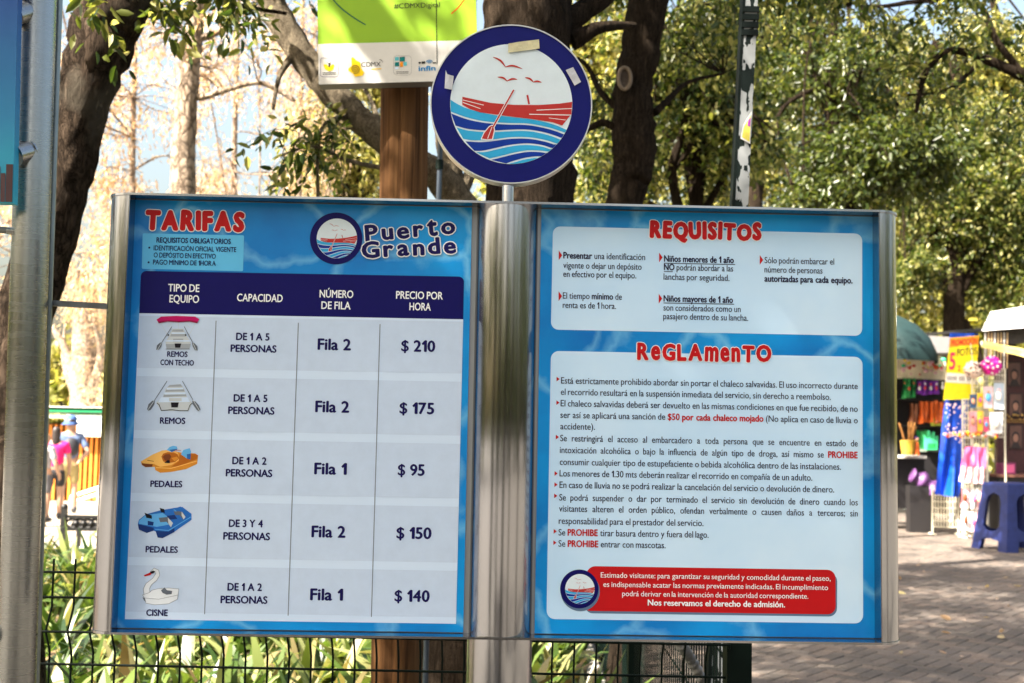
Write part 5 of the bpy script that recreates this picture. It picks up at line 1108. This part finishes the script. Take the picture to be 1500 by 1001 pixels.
    # carded toys
    cards = [(1421, 578, 1431, 598, (60, 90, 130), 'dark blue carded toy on the upper rack beside the poster'), (1432, 576, 1440, 596, (236, 196, 30), 'yellow carded toy on the upper rack'), (1441, 566, 1455, 598, (236, 206, 214), 'white and pink bagged toy under the magenta pompom'), (1456, 561, 1471, 600, (190, 206, 220), 'pale blue bagged toy at the right end of the upper rack'),
             (1420, 603, 1431, 633, (226, 150, 160), 'pink bagged doll beside the blue sheet'), (1432, 602, 1440, 632, (236, 190, 60), 'yellow and blue carded toy on the lower row'), (1441, 611, 1449, 633, (214, 80, 120), 'deep pink carded toy on the lower row'), (1450, 604, 1469, 635, (232, 234, 236), 'large white carded toy on the lower row')]
    for k, (x0, y0, x1, y1, c, lab) in enumerate(cards):
        Yc = 18.0; g = at((x0+x1)/2, y1, Yc); r = empty('carded_toy', g, 0, lab, 'toy', 'carded toys on the racks'); mb = MB(); slab(mb, g, [(x0, y0), (x1, y0+.5), (x1-.5, y1), (x0+.3, y1)], Yc, .015, col('card_%s' % ['blue','yellow','rose','ice','pink','amber','deep_pink','white'][k], c)); mb.build('card', r)
        mb = MB(); cx, cy = (x0+x1)/2, (y0+y1)/2; w_ = (x1-x0)*.3; p = at(cx, cy, Yc-.03)-g; mb.ball(p, w_*Yc/F, [SKN, PNK, SB_, WHT][k % 4], 8, 6, (1, .6, 1.6)); p = at(cx, y0+(y1-y0)*.28, Yc-.03)-g; mb.ball(p, w_*.6*Yc/F, [BRN, REDC, SKN, PPNK][k % 4], 8, 6); mb.build('toy', r)
    # pompoms
    for (x, y, rr_, m1, m2, lab) in [(1452, 536, 14.5, MAGE, WHT, 'magenta pompom with white dots hanging by the sticks'), (1425, 542, 13, col('flower_beige', (222, 200, 184)), col('flower_brown', (120, 90, 80)), 'pale beige flower pompom hanging at the edge of the poster')]:
        Yc = 17.9; g = at(x, y, Yc); r = empty('pompom', g, 0, lab, 'pompom', 'hanging pompoms'); mb = MB(); rad = rr_*Yc/F
        for i in range(60):
            v = Vector((rng.gauss(0, 1), rng.gauss(0, 1), rng.gauss(0, 1))).normalized(); mb.ball(v*rad*.72, rad*.34, m1, 6, 5)
        mb.build('tufts', r); mb = MB()
        for i in range(26):
            v = Vector((rng.gauss(0, 1), rng.gauss(-.7, 1), rng.gauss(0, 1))).normalized(); mb.ball(v*rad*.98, rad*.13, m2, 6, 4)
        mb.build('dots', r)
        mb = MB(); mb.tube([(0, 0, rad*.8), (.01, .1, rad*.8+.3)], .004, WHT, 5); mb.build('string', r)
    mb = MB()
    for i in range(70):
        x = 1386+i*1.08; p = at(x, 637+2*math.sin(i*.4)+rng.uniform(-2.2, 2.2), 17.98); mb.ball(p, rng.uniform(.012, .026), [WHT, REDC, PPNK, YEL, ORG][rng.randrange(5)], 6, 4)
    tag(mb.build('bead_garland'), 'string of mixed pale and red beads strung across the blue sheet and racks', 'garland')
    # dresses and lower bags
    for (tl, tr, br, bl, m1, lab) in [((1414, 655), (1428, 654), (1426, 708), (1405, 705), PNK, 'pink bagged dress with white hem, left of the pair'), ((1429, 654), (1444, 656), (1443, 709), (1427, 708), PNK, 'pink bagged dress on the right, against the rack edge')]:
        Yc = 17.9; g = at(tl[0], 708, Yc); r = empty('pink_dress', g, 0, lab, 'dress', 'pink dresses on the rack'); mid = lambda a, b, t: (a[0]*(1-t)+b[0]*t, a[1]*(1-t)+b[1]*t)
        mb = MB(); cloth(mb, g, tl, tr, mid(tr, br, .58), mid(tl, bl, .58), Yc, m1, .03, 1.3, 3, nu=14, nv=12); mb.build('bodice', r); mb = MB(); cloth(mb, g, mid(tl, bl, .56), mid(tr, br, .56), br, bl, Yc-.02, PPNK, .035, 2, 4, nu=14, nv=12); mb.build('skirt', r)
        mb = MB(); p = at((tl[0]+tr[0])/2, tl[1], Yc)-g; mb.tube([p, p+Vector((0, .02, .07))], .006, BLK_, 5); mb.build('hook', r)
    for k, (x, y, c, lab) in enumerate([(1414, 715, PPNK, 'pale pink bagged toy low on the tall rack, left'), (1427, 716, CLEAR, 'clear bagged toy low on the tall rack, middle'), (1436, 718, PPNK, 'blush bagged toy low on the tall rack, right'), (1415, 748, CLEAR, 'clear bag on the bottom row of the tall rack, left'), (1426, 750, PPNK, 'rosy bag on the bottom row of the tall rack, middle'), (1437, 750, SKN, 'tan bag on the bottom row of the tall rack, right')]):
        Yc = 17.95; g = at(x, y+28, Yc); r = empty('bagged_toy', g, 0, lab, 'toy', 'bagged toys low on the rack'); mb = MB(); cloth(mb, g, (x-5, y), (x+5, y), (x+5.5, y+29), (x-5.5, y+29), Yc, c, .025, 1.2, k, .03, 10, 10); mb.build('bag', r); mb = MB(); p = at(x, y+14, Yc-.05)-g; mb.ball(p, .035, [BRN, PNK, SKN][k % 3], 8, 6, (1, .6, 1.8)); mb.build('doll', r)
    # --- toy stall at the left of the poster
    Ys = 20.0; g = base(1345, Ys); r = empty('toy_stall', g, 0, 'dark toy stall with a printed banner and shelves beneath the teal umbrella', 'stall')
    mb = MB(); slab(mb, g, [(1270, 522), (1392, 525), (1392, 745), (1270, 745)], Ys+.6, .04, BLK_); mb.build('back_panel', r)
    mb = MB(); slab(mb, g, [(1280, 581), (1388, 583), (1388, 587), (1280, 585)], Ys+.2, .4, BLK_); mb.build('shelf', r); mb = MB(); slab(mb, g, [(1280, 621), (1388, 623), (1388, 626), (1280, 624)], Ys+.2, .4, BLK_); mb.build('shelf', r)
    mb = MB(); slab(mb, g, [(1346, 661), (1392, 661), (1392, 735), (1346, 740)], Ys-.1, .6, BLK_); mb.build('table_base', r); mb = MB(); slab(mb, g, [(1344, 658), (1394, 659), (1394, 662), (1344, 662)], Ys-.15, .7, col('table_top_green', (120, 130, 120))); mb.build('table_top', r)
    mb = MB()
    for x in (1282, 1389): p = base(x, Ys)-g; mb.bar(p, p+Vector((0, 0, 2.6)), .04, .04, MET, (0, 1, 0))
    mb.build('frame', r)
    mb = MB(); cloth(mb, g, (1280, 521), (1386, 526), (1386, 557), (1280, 553), Ys-.1, CRM, .02, 2, 8); o = mb.build('banner', r); mb = MB()
    for i in range(34):
        x, y = rng.uniform(1322, 1384), rng.uniform(527, 552); p = at(x, y, Ys-.16)-g; mb.ball(p, rng.uniform(.02, .05), [PPNK, REDC, col_y, LGRN, ORG, PPNK][rng.randrange(6)], 7, 4, (1, .15, .8))
    mb.build('printed_flowers', o)
    g = base(1345, 19.4); r = empty('folding_table', g, 0, 'low folding table with a pale top and dark cloth beside the steel board', 'table'); mb = MB(); slab(mb, g, [(1290, 667), (1357, 668), (1357, 672), (1290, 671)], 19.3, .6, WHT); mb.build('table_top', r)
    mb = MB(); slab(mb, g, [(1292, 672), (1354, 673), (1352, 745), (1292, 745)], 19.5, .4, BLK_); mb.build('dark_cloth', r)
    def hang(name, lab, cat, grp, x0, x1, y0, y1, n, mats, Y, dolls=None):
        for i in range(n):
            w_ = (x1-x0)/n; x = x0+w_*(i+.5); yy = y0+rng.uniform(-1, 1); g = at(x, y1, Y); r = empty(name, g, 0, lab[i % len(lab)] if len(lab) > 1 else lab[0], cat, grp)
            mb = MB(); cloth(mb, g, (x-w_*.38, yy), (x+w_*.38, yy), (x+w_*.46, y1+rng.uniform(-2, 2)), (x-w_*.46, y1+rng.uniform(-2, 2)), Y+rng.uniform(-.03, .03), mats[i % len(mats)], .03, 1.1, i, .03, 10, 10); mb.build('bag' if dolls else 'cloth', r)
            if dolls:
                mb = MB(); p = at(x, (yy+y1)/2+1, Y-.07)-g; mb.ball(p, w_*.26*Y/F, dolls[i % len(dolls)], 8, 6, (1, .6, 1.5)); p = at(x, yy+(y1-yy)*.25, Y-.07)-g; mb.ball(p, w_*.2*Y/F, dolls[(i+1) % len(dolls)], 8, 6); mb.build('doll', r)
    hang('green_bag', ['green bag hanging in the row beside the steel board'], 'bag', 'green bags under the banner', 1322, 1342, 555, 583, 3, [GRN], 19.75, [DARKTOY, REDC])
    hang('doll_pack', ['violet and white doll pack hanging under the printed banner'], 'toy', 'doll packs under the banner', 1343, 1376, 558, 577, 4, [VIO], 19.75, [WHT, REDC]); hang('striped_pack', ['black and white toy pack hanging at the right end of the doll packs'], 'toy', 'striped packs under the banner', 1376, 1386, 557, 576, 1, [BLK_], 19.75, [WHT])
    hang('costume', ['orange costume hanging above the toy stall table'], 'costume', 'orange costumes', 1346, 1384, 588, 620, 5, [ORG], 19.8); hang('brown_costume', ['brown costume hanging left of the orange ones'], 'costume', 'brown costumes', 1332, 1346, 592, 618, 2, [BRN], 19.8)
    # basket, crown bag, doll, bundle, bottles
    g = at(1330, 667, 19.2); r = empty('wicker_basket', g, 0, 'yellow wicker basket of brown sticks on the folding table', 'basket'); mb = MB()
    for k in range(7): z = k*.034; mb.tube([((.085+.004*k)*math.cos(a*.4189), (.07+.004*k)*math.sin(a*.4189), z+.018) for a in range(15)], .018, YB, 6, False, True, closed=True)
    mb.build('weave', r); mb = MB()
    for i in range(12): a = rng.uniform(-.5, .5); mb.bar((rng.uniform(-.05, .05), rng.uniform(-.04, .04), .1), (a*.3, rng.uniform(-.1, .1), .42+rng.uniform(0, .12)), .02, .016, col_stick)
    mb.build('sticks', r)
    g = at(1365, 659, 19.7); r = empty('crown_bag', g, 0, 'bright green zigzag topped bag standing on the stall table', 'bag'); mb = MB(); slab(mb, g, [(1357, 659), (1355, 637), (1359, 645), (1362, 631), (1365, 643), (1369, 633), (1370, 645), (1374, 639), (1373, 659)], 19.7, .1, LGRN); mb.build('bag', r); mb = MB(); slab(mb, g, [(1359, 657), (1359, 650), (1371, 650), (1371, 657)], 19.694, .006, GRN); mb.build('band', r)
    g = at(1351, 658, 19.9); r = empty('green_sack', g, 0, 'dark green sack behind the zigzag topped bag', 'bag'); mb = MB(); cloth(mb, g, (1344, 630), (1358, 630), (1360, 658), (1343, 658), 19.9, GRN, .04, 1.2, 6, .08, 12, 12); mb.build('sack', r); mb = MB(); mb.tube([at(1347, 631, 19.88)-g, at(1355, 631, 19.88)-g], .012, BLK_, 6); mb.build('tie', r)
    g = at(1343, 667, 19.2); r = empty('small_doll', g, 0, 'small orange and purple doll standing beside the wicker basket', 'doll'); mb = MB(); mb.lathe([(.05, 0), (.045, .1), (.025, .2), (.0, .22)], ORG, n=12); mb.build('dress', r); mb = MB(); mb.ball((0, 0, .25), .035, SKN, 10, 8); mb.ball((0, .012, .268), .036, VIO, 10, 8); mb.build('head', r)
    g = at(1372, 624, 19.85); r = empty('small_carton', g, 0, 'small yellow green carton at the end of the stall shelf', 'carton'); mb = MB(); slab(mb, g, [(1367, 613), (1379, 613), (1379, 624), (1367, 624)], 19.85, .12, col('carton_lime', (190, 206, 70))); mb.build('carton', r); mb = MB(); slab(mb, g, [(1369, 616), (1377, 616), (1377, 620), (1369, 620)], 19.844, .006, WHT); mb.build('label', r)
    gp = base(1351, 19.0); r = empty('purple_bundle', gp, 0, 'rolled purple cloth bundle lying under the folding table', 'bundle'); c = [at(1335, 696, 19.0)-gp, at(1348, 702, 19.0)-gp, at(1366, 716, 19.0)-gp]; c = catmull([tuple(v) for v in c], 8); mb = MB(); mb.tube([Vector(v) for v in c], [.09+.03*math.sin(i*.9)+.05*i/len(c) for i in range(len(c))], PUR, 12, noise=.1, rng=rng); mb.build('cloth', r); mb = MB(); p = Vector(c[len(c)//2]); mb.box((p.x-.2, p.y-.1, 0), (p.x+.2, p.y+.1, p.z-.1), BLK_); mb.build('crate', r)
    gw = mat('bottle_plastic', hexc(200, 216, 214), .1, spec=.8, var=.1); lb = col('label_green', (70, 190, 60)); lb2 = col('label_cream', (220, 224, 216))
    for (x, y, lm, lab) in [(1328, 747, lb, 'clear bottle with a bright green label on the ground beside the steel board'), (1338, 744, lb2, 'clear bottle with a pale label beside the green labelled one'), (1346, 741, lb2, 'clear bottle with a pale label nearest the blue sheet')]:
        q = onground(x, y); r = empty('water_bottle', q, 0, lab, 'bottle', 'water bottles on the ground'); h = 38*q.y/F; w_ = 5*q.y/F
        mb = MB(); mb.lathe([(0, 0), (w_, .01), (w_, h*.66), (w_*.85, h*.74), (w_*.34, h*.9), (w_*.34, h*.94)], gw, n=16); mb.build('body', r); mb = MB(); mb.lathe([(w_*1.03, h*.3), (w_*1.03, h*.6)], lm, n=16); mb.build('label', r); mb = MB(); mb.lathe([(w_*.4, h*.93), (w_*.4, h), (0, h)], WHT, n=12); mb.build('cap', r)
    # --- umbrella and grey canopy
    Yu = 19.8; g = base(1296, Yu); r = empty('market_umbrella', g, 0, 'teal market umbrella half hidden by the right end of the steel board', 'umbrella'); top = at(1296, 459, Yu).z; rim = at(1296, 521, Yu).z; rad = 79*Yu/F
    mb = MB(); n = 8; prof = [(0, top), (.3, top-.06), (.6, top-.2), (.85, top-.42), (1, rim)]; vs = []
    for q_, z in prof:
        for j in range(n*4):
            a = 2*math.pi*j/(n*4); sc_ = 1-.05*abs(math.sin(a*n/2))*q_; vs.append((q_*rad*sc_*math.cos(a), q_*rad*sc_*math.sin(a), z))
    k = n*4; vs += [(x*1.0, y*1.0, z-.12) for x, y, z in vs[-k:]]
    mb.add(vs, [(i*k+j, i*k+(j+1) % k, (i+1)*k+(j+1) % k, (i+1)*k+j) for i in range(len(prof)) for j in range(k)], TEA, True); mb.build('canopy', r)
    mb = MB(); mb.tube([(0, 0, 0), (0, 0, top)], .022, MET, 10); mb.build('pole', r)
    for j in range(n): a = 2*math.pi*j/n; mb = MB(); mb.tube([(0, 0, top-.05), (rad*.6*math.cos(a), rad*.6*math.sin(a), top-.24), (rad*.98*math.cos(a), rad*.98*math.sin(a), rim-.02)], .008, MET, 6); mb.build('rib', r)
    Yg = 21.5; g = base(1372, Yg); r = empty('grey_canopy', g, 0, 'flat grey canopy between the teal umbrella and the poster', 'canopy'); mb = MB(); slab(mb, g, [(1345, 491), (1396, 494), (1400, 517), (1345, 517)], Yg, 1.6, GRYC); mb.build('cover', r); mb = MB()
    for x in (1347, 1398): p = base(x, Yg+.2)-g; mb.bar(p, p+Vector((0, 0, 2.9)), .04, .04, MET, (0, 1, 0))
    mb.build('frame', r)
    # --- blue plastic stools
    def stool(q, h, ang, lab):
        r = empty('plastic_stool', q, ang, lab, 'stool', 'blue plastic stools'); b, t = h*.42, h*.29
        mb = MB(); c = t*1.02
        mb.add([(-c, -c, h-.03), (c, -c, h-.03), (c, c, h-.03), (-c, c, h-.03), (-c*.94, -c*.94, h), (c*.94, -c*.94, h), (c*.94, c*.94, h), (-c*.94, c*.94, h)], [(0, 3, 2, 1), (4, 5, 6, 7), (0, 1, 5, 4), (1, 2, 6, 5), (2, 3, 7, 6), (3, 0, 4, 7)], STOOL); mb.build('seat', r)
        for s in range(4):
            A = Matrix.Rotation(s*math.pi/2, 4, 'Z'); mb = MB(); lv = [(0, .50), (.155, .46), (.175, .0), (.28, .0), (.30, .30), (.36, .50), (.72, .50), (.80, .40), (.84, .15), (.85, 0), (.97, 0)]; vs = []; fs = []
            for z, inn in lv:
                w_ = b+(t-b)*z
                for x in (-w_, -w_*inn*1.05, w_*inn*1.05, w_): vs.append(A @ Vector((x, -w_, z*h)))
            for i in range(len(lv)-1): o = i*4; fs += [(o, o+1, o+5, o+4), (o+2, o+3, o+7, o+6)]
            # the solid bands close in the middle, so the two halves meet there
            mb.add(vs, fs, STOOL); o = mb.build('side_panel', r); md = o.modifiers.new('thickness', 'SOLIDIFY'); md.thickness = .014; md.offset = -1
    q = onground(1484, 806); stool(q, 97*q.y/F, R(14), 'scuffed blue plastic stool standing on the sunny paving at the right edge')
    q = onground(1512, 781); stool(q, 94*q.y/F, R(-8), 'second blue plastic stool behind the scuffed one, cut by the right edge')
SB_ = ink('toy_sky_blue', (96, 174, 228)); col_y = ink('banner_yellow', (236, 210, 60)); DARKTOY = ink('toy_dark_green', (16, 80, 40)); col_stick = ink('stick_brown', (130, 90, 50))
stalls()
# ------------------------------------------------------------------ kiosk, bench and people on the left
def kiosk():
    wh = mat('kiosk_white', hexc(236, 236, 230), .6, var=.04); gr = mat('kiosk_green', hexc(20, 150, 100), .5, var=.08); mint = mat('kiosk_mint', hexc(206, 232, 222), .6, var=.04); org = mat('kiosk_orange_slat', hexc(222, 130, 36), .6, var=.15, scale=14); dk = mat('kiosk_dark', (.05, .035, .02), .8)
    Y = 23.0; g = Vector((at(120, 700, Y).x, Y, 0)); r = empty('kiosk', g, 0, 'white kiosk with a green roof line and orange slatted front behind the people', 'kiosk')
    def S(x0, y0, x1, y1, yy, th, mt, nm):
        mb = MB(); a = at(x0, y0, Y+yy)-g; b = at(x1, y1, Y+yy)-g; mb.box((a.x, yy, a.z), (b.x, yy+th, b.z), mt); return mb.build(nm, r)
    S(-60, 594, 330, 600, -.5, 4.2, wh, 'roof'); S(-58, 600.5, 328, 604.5, -.46, 4.0, gr, 'roof_band'); S(-55, 605, 325, 616.5, -.4, .2, mint, 'fascia')
    S(-50, 617, 320, 735, 1.2, .1, dk, 'back_wall'); S(113, 615, 210, 641, -.47, .05, wh, 'notice_board')
    mb = MB()
    for i in range(46):
        x = -45+i*7.6; a = at(x, 622, Y)-g; b = at(x+6.0, 733, Y)-g; mb.box((a.x, 0, 0.02), (b.x, .04, a.z), org)
    mb.build('slatted_front', r); mb = MB()
    for y in (645, 690): a = at(-45, y, Y)-g; b = at(305, y, Y)-g; mb.box((a.x, .04, a.z-.04), (b.x, .09, a.z+.04), org)
    mb.build('slat_rails', r)
    for x in (-48, 312): a = at(x, 605, Y)-g; mb = MB(); mb.box((a.x-.06, -.35, 0), (a.x+.06, -.23, a.z), wh); mb.build('post', r)
    Yr = 21.3; a, b = at(104, 728, Yr), at(220, 690, Yr); g = Vector((a.x, Yr, 0)); r = empty('ramp_railing', g, 0, 'pale sloping railing in front of the orange slats', 'railing'); mb = MB()
    for d in (0, -.22): mb.tube([a-g+Vector((0, 0, d*.5)), b-g+Vector((0, 0, d*.5))], .03, wh, 8)
    mb.build('rails', r)
    for t in (0, .35, .7, 1): p = a.lerp(b, t)-g; mb = MB(); mb.tube([(p.x, p.y, 0), p], .025, wh, 8); mb.build('upright', r)
kiosk()
def bench():
    ir = mat('cast_iron_black', (.012, .012, .013), .45, .3, var=.3, bump=.2)
    Y = 11.6; g = Vector((at(96, 700, Y).x, Y, 0)); r = empty('iron_bench', g, 0, 'black cast iron bench with scroll work, at the far edge of the planting', 'bench'); s = Y/F
    z = lambda y: at(96, y, Y).z; X = lambda x: at(x, 750, Y).x-g.x; W = X(230)
    mb = MB(); mb.box((-.02, -.03, 0), (.028, .03, z(744)), ir); mb.ball((.004, 0, z(743)), .035, ir, 10, 8); mb.build('end_post', r)
    mb = MB(); mb.box((W-.02, -.03, 0), (W+.028, .03, z(744)), ir); mb.ball((W+.004, 0, z(743)), .035, ir, 10, 8); mb.build('end_post', r)
    mb = MB(); mb.box((.028, -.022, z(759)), (W-.02, .022, z(754.5)), ir); mb.build('top_rail', r); mb = MB(); mb.box((.028, -.015, .42), (W-.02, .42, .45), ir); mb.build('seat', r); mb = MB(); mb.box((.028, -.015, .14), (W-.02, .015, .17), ir); mb.build('low_rail', r)
    mb = MB(); x = X(107); st = X(118)-X(107)
    zz0 = z(760); h = zz0-.45
    while x < W-.1:
        mb.tube([(x+.06*math.cos(a*.4189), 0, .45+h*.5+h*.48*math.sin(a*.4189)) for a in range(15)], .011, ir, 6, False, True, closed=True)
        for sgn in (1, -1):
            c = [(x+st*.5+sgn*(.012+.03*math.sin(t*.5)), 0, .45+h*(.06+.88*t/9)) for t in range(10)]; mb.tube([Vector(p) for p in c], .009, ir, 6)
        mb.ball((x+st*.5, 0, .45+h*.5), .03, ir, 8, 6); x += st*1.0
    mb.build('scroll_work', r)
    for xx in (0, W): mb = MB(); mb.box((xx-.018, .40, 0), (xx+.022, .44, .44), ir); mb.build('leg', r)
bench()
SKIN = mat('skin', (.42, .25, .17), .55, var=.06); SHOE = mat('shoe_dark', (.03, .03, .035), .6); HAIRD = mat('hair_dark', (.018, .012, .01), .5, var=.3)
def skinned(name, verts, edges, rad, mt, parent, sub=2, root=0):
    me = bpy.data.meshes.new(name); me.from_pydata(verts, edges, []); me.materials.append(mt); o = bpy.data.objects.new(name, me); C.objects.link(o); o.parent = parent
    md = o.modifiers.new('skin', 'SKIN'); md.use_smooth_shade = True
    me.skin_vertices.new() if not me.skin_vertices else None
    for i, rr_ in enumerate(rad):
        v = me.skin_vertices[0].data[i]; v.radius = rr_ if hasattr(rr_, '__len__') else (rr_, rr_); v.use_root = (i == root)
    if sub: s_ = o.modifiers.new('smooth', 'SUBSURF'); s_.levels = sub; s_.render_levels = sub
    return o
def person(label, loc, face, H, arms, legs, tops, bottoms, hair, hat=None, pack=None, shortleg=True, long_hair=False, lean=0.):
    """face: heading in radians (0 = looks away along +Y). Local axes: +y forward, x to the person's right"""
    r = empty('person', loc, face, label, 'person'); r.scale = (H/1.72,)*3
    V = []; E_ = []; Rr = []
    def v(p, rad, par=None):
        V.append(p); Rr.append(rad); i = len(V)-1
        if par is not None: E_.append((par, i))
        return i
    pel = v((0, 0, .93), (.155, .115)); wai = v((0, lean*.2, 1.08), (.14, .10), pel); che = v((0, lean*.6, 1.28), (.165, .115), wai); sho = v((0, lean*.8, 1.41), (.12, .085), che)
    nec = v((0, lean+.01, 1.49), (.052, .055), sho); hd1 = v((0, lean+.025, 1.56), (.068, .078), nec); hd2 = v((0, lean+.03, 1.64), (.078, .095), hd1); v((0, lean+.02, 1.70), (.05, .06), hd2)
    v((0, lean+.135, 1.595), (.012, .012), hd1)                                   # nose
    for s in (1, -1): v((s*.083, lean+.015, 1.60), (.012, .02), hd1)              # ears
    jn = {}
    for s, k in ((1, 'r'), (-1, 'l')):
        el, wr, curl = arms[k]; a = v((s*.175, lean*.8, 1.39), (.062, .062), sho); b = v(el, (.046, .046), a); c = v(tuple((Vector(el)+Vector(wr))*.5), (.042, .042), b); d = v(wr, (.027, .03), c); jn[k] = (el, wr)
        dr = (Vector(wr)-Vector(el)).normalized(); sd = Vector((0, 1, 0)); sd = (sd-dr*sd.dot(dr)).normalized(); nm = dr.cross(sd)*s
        pm = v(tuple(Vector(wr)+dr*.07), (.022, .036), d)
        for f, (o_, ln) in enumerate([(-.026, .055), (-.009, .07), (.009, .075), (.026, .066)]):
            k1 = Vector(wr)+dr*.10+sd*o_; q1 = v(tuple(k1), (.0095, .0095), pm); k2 = k1+dr*ln*.55-nm*ln*.25*curl; q2 = v(tuple(k2), (.0085, .0085), q1); v(tuple(k2+dr*ln*.3-nm*ln*.4*curl), (.007, .007), q2)
        t1 = v(tuple(Vector(wr)+dr*.045+sd*.042), (.011, .011), d); v(tuple(Vector(wr)+dr*.085+sd*.062-nm*.012), (.009, .009), t1)
        kn, an = legs[k]; h = v((s*.09, 0, .88), (.095, .10), pel); kk = v(kn, (.058, .062), h); m_ = v(tuple(Vector(kn)*.55+Vector(an)*.45+Vector((0, -.015, 0))), (.052, .056), kk); n_ = v(an, (.034, .038), m_); v((an[0], an[1]+.13, .035), (.034, .028), n_)
    skinned('body', V, E_, Rr, SKIN, r)
    # clothing follows the body a little outside it
    mt, slv = tops; V2 = [(0, 0, .92), (0, lean*.2, 1.08), (0, lean*.6, 1.28), (0, lean*.8, 1.415), (0, lean+.005, 1.45)]; E2 = [(0, 1), (1, 2), (2, 3), (3, 4)]; R2 = [(.17, .13), (.158, .118), (.182, .132), (.138, .102), (.062, .064)]
    for s, k in ((1, 'r'), (-1, 'l')):
        el, wr = jn[k]; i = len(V2); V2.append((s*.18, lean*.8, 1.385)); R2.append((.078, .078)); E2.append((3, i)); V2.append(tuple(Vector((s*.18, lean*.8, 1.385)).lerp(Vector(el), slv))); R2.append((.064, .064)); E2.append((i, i+1))
    skinned('shirt', V2, E2, R2, mt, r)
    mt, ln = bottoms; V3 = [(0, 0, .98), (0, 0, .90)]; E3 = [(0, 1)]; R3 = [(.152, .118), (.168, .13)]
    for s, k in ((1, 'r'), (-1, 'l')):
        kn, an = legs[k]; i = len(V3); V3.append((s*.095, 0, .82)); R3.append((.105, .11)); E3.append((1, i)); e = Vector((s*.095, 0, .82)).lerp(Vector(kn), min(1, ln)) if ln <= 1 else Vector(kn).lerp(Vector(an), ln-1); 
        if ln > 1: V3.append(kn); R3.append((.07, .072)); E3.append((i, i+1)); i += 1
        V3.append(tuple(e)); R3.append((.085, .088) if ln <= 1 else (.055, .055)); E3.append((i, i+1))
    skinned('shorts' if ln <= 1 else 'trousers', V3, E3, R3, mt, r)
    for s, k in ((1, 'r'), (-1, 'l')):
        an = legs[k][1]; mb = MB(); mb.ball((an[0], an[1]+.06, .05), .05, SHOE, 12, 8, (.95, 2.6, .9)); mb.ball((an[0], an[1]-.01, .08), .048, SHOE, 10, 8, (1, 1.1, 1)); mb.build('shoe', r)
    hm, hl = hair; V4 = [(0, lean+.0, 1.72), (0, lean-.03, 1.66), (0, lean-.05, 1.58)]; E4 = [(0, 1), (1, 2)]; R4 = [(.05, .06), (.088, .085), (.08, .055)]
    if long_hair: V4 += [(0, lean-.06, 1.48), (0, lean-.07, 1.36)]; E4 += [(2, 3), (3, 4)]; R4 += [(.085, .05), (.06, .03)]
    skinned('hair', V4, E4, R4, hm, r)
    if hat:
        mb = MB(); mb.lathe([(0, 1.775), (.07, 1.77), (.098, 1.73), (.108, 1.655), (.165, 1.60), (.162, 1.595), (.10, 1.645)], hat, (0, lean+.02, 0), 24); mb.build('hat', r)
    mb = MB(); ey = mat('eye_dark', (.02, .015, .012), .3)
    for s in (1, -1): mb.ball((s*.032, lean+.112, 1.625), .011, ey, 8, 6)
    mb.ball((0, lean+.10, 1.545), .02, mat('lip', (.30, .10, .08), .5), 8, 5, (1.3, .5, .4)); mb.build('face', r)
    if pack:
        mb = MB(); V5 = [(0, lean-.17, 1.02), (0, lean-.18, 1.2), (0, lean-.15, 1.38)]; skinned('backpack', V5, [(0, 1), (1, 2)], [(.13, .08), (.15, .09), (.11, .06)], pack, r)
    return r
def people():
    q = onground(98, 752); H = 138*q.y/F*1.0
    st = lambda lx, rx: {'r': ((rx, .02, .49), (rx+.01, -.02, .085)), 'l': ((lx, .05, .49), (lx-.01, .03, .085))}
    person('man in blue bucket hat, grey blue shirt and khaki shorts, hand at his hip', q, R(28), H,
           {'r': ((.30, -.10, 1.12), (.17, -.20, .97), .6), 'l': ((-.27, .06, 1.13), (-.25, .22, .98), .5)}, st(-.10, .11), (mat('shirt_grey_blue', hexc(92, 112, 150), .8, var=.1), .85), (mat('shorts_khaki', hexc(150, 136, 90), .85, var=.1), .95), (HAIRD, 0), hat=mat('hat_blue', hexc(58, 90, 150), .8, var=.1), pack=mat('backpack_black', (.02, .02, .028), .6))
    q = onground(77, 761); H = 134*q.y/F
    person('dark haired woman in a bright pink top beside the man in the hat', q, R(15), H,
           {'r': ((.25, .0, 1.12), (.24, .12, .90), .4), 'l': ((-.25, -.03, 1.13), (-.26, .06, .9), .4)}, {'r': ((.10, .06, .50), (.10, .02, .09)), 'l': ((-.10, -.02, .48), (-.10, -.12, .10))}, (mat('top_pink', hexc(226, 20, 120), .7, var=.1), .7), (mat('shorts_black', (.02, .02, .024), .8), .7), (HAIRD, 0), long_hair=True)
    q = onground(60, 765); H = 130*q.y/F
    person('person in pale grey shirt half hidden by the slim rod', q, R(-20), H,
           {'r': ((.27, .02, 1.12), (.24, .14, .93), .4), 'l': ((-.25, -.03, 1.13), (-.26, .06, .9), .4)}, st(-.10, .10), (mat('shirt_pale_grey', hexc(150, 152, 160), .8, var=.1), .8), (mat('shorts_grey', hexc(90, 90, 96), .8, var=.1), .9), (HAIRD, 0))
people()
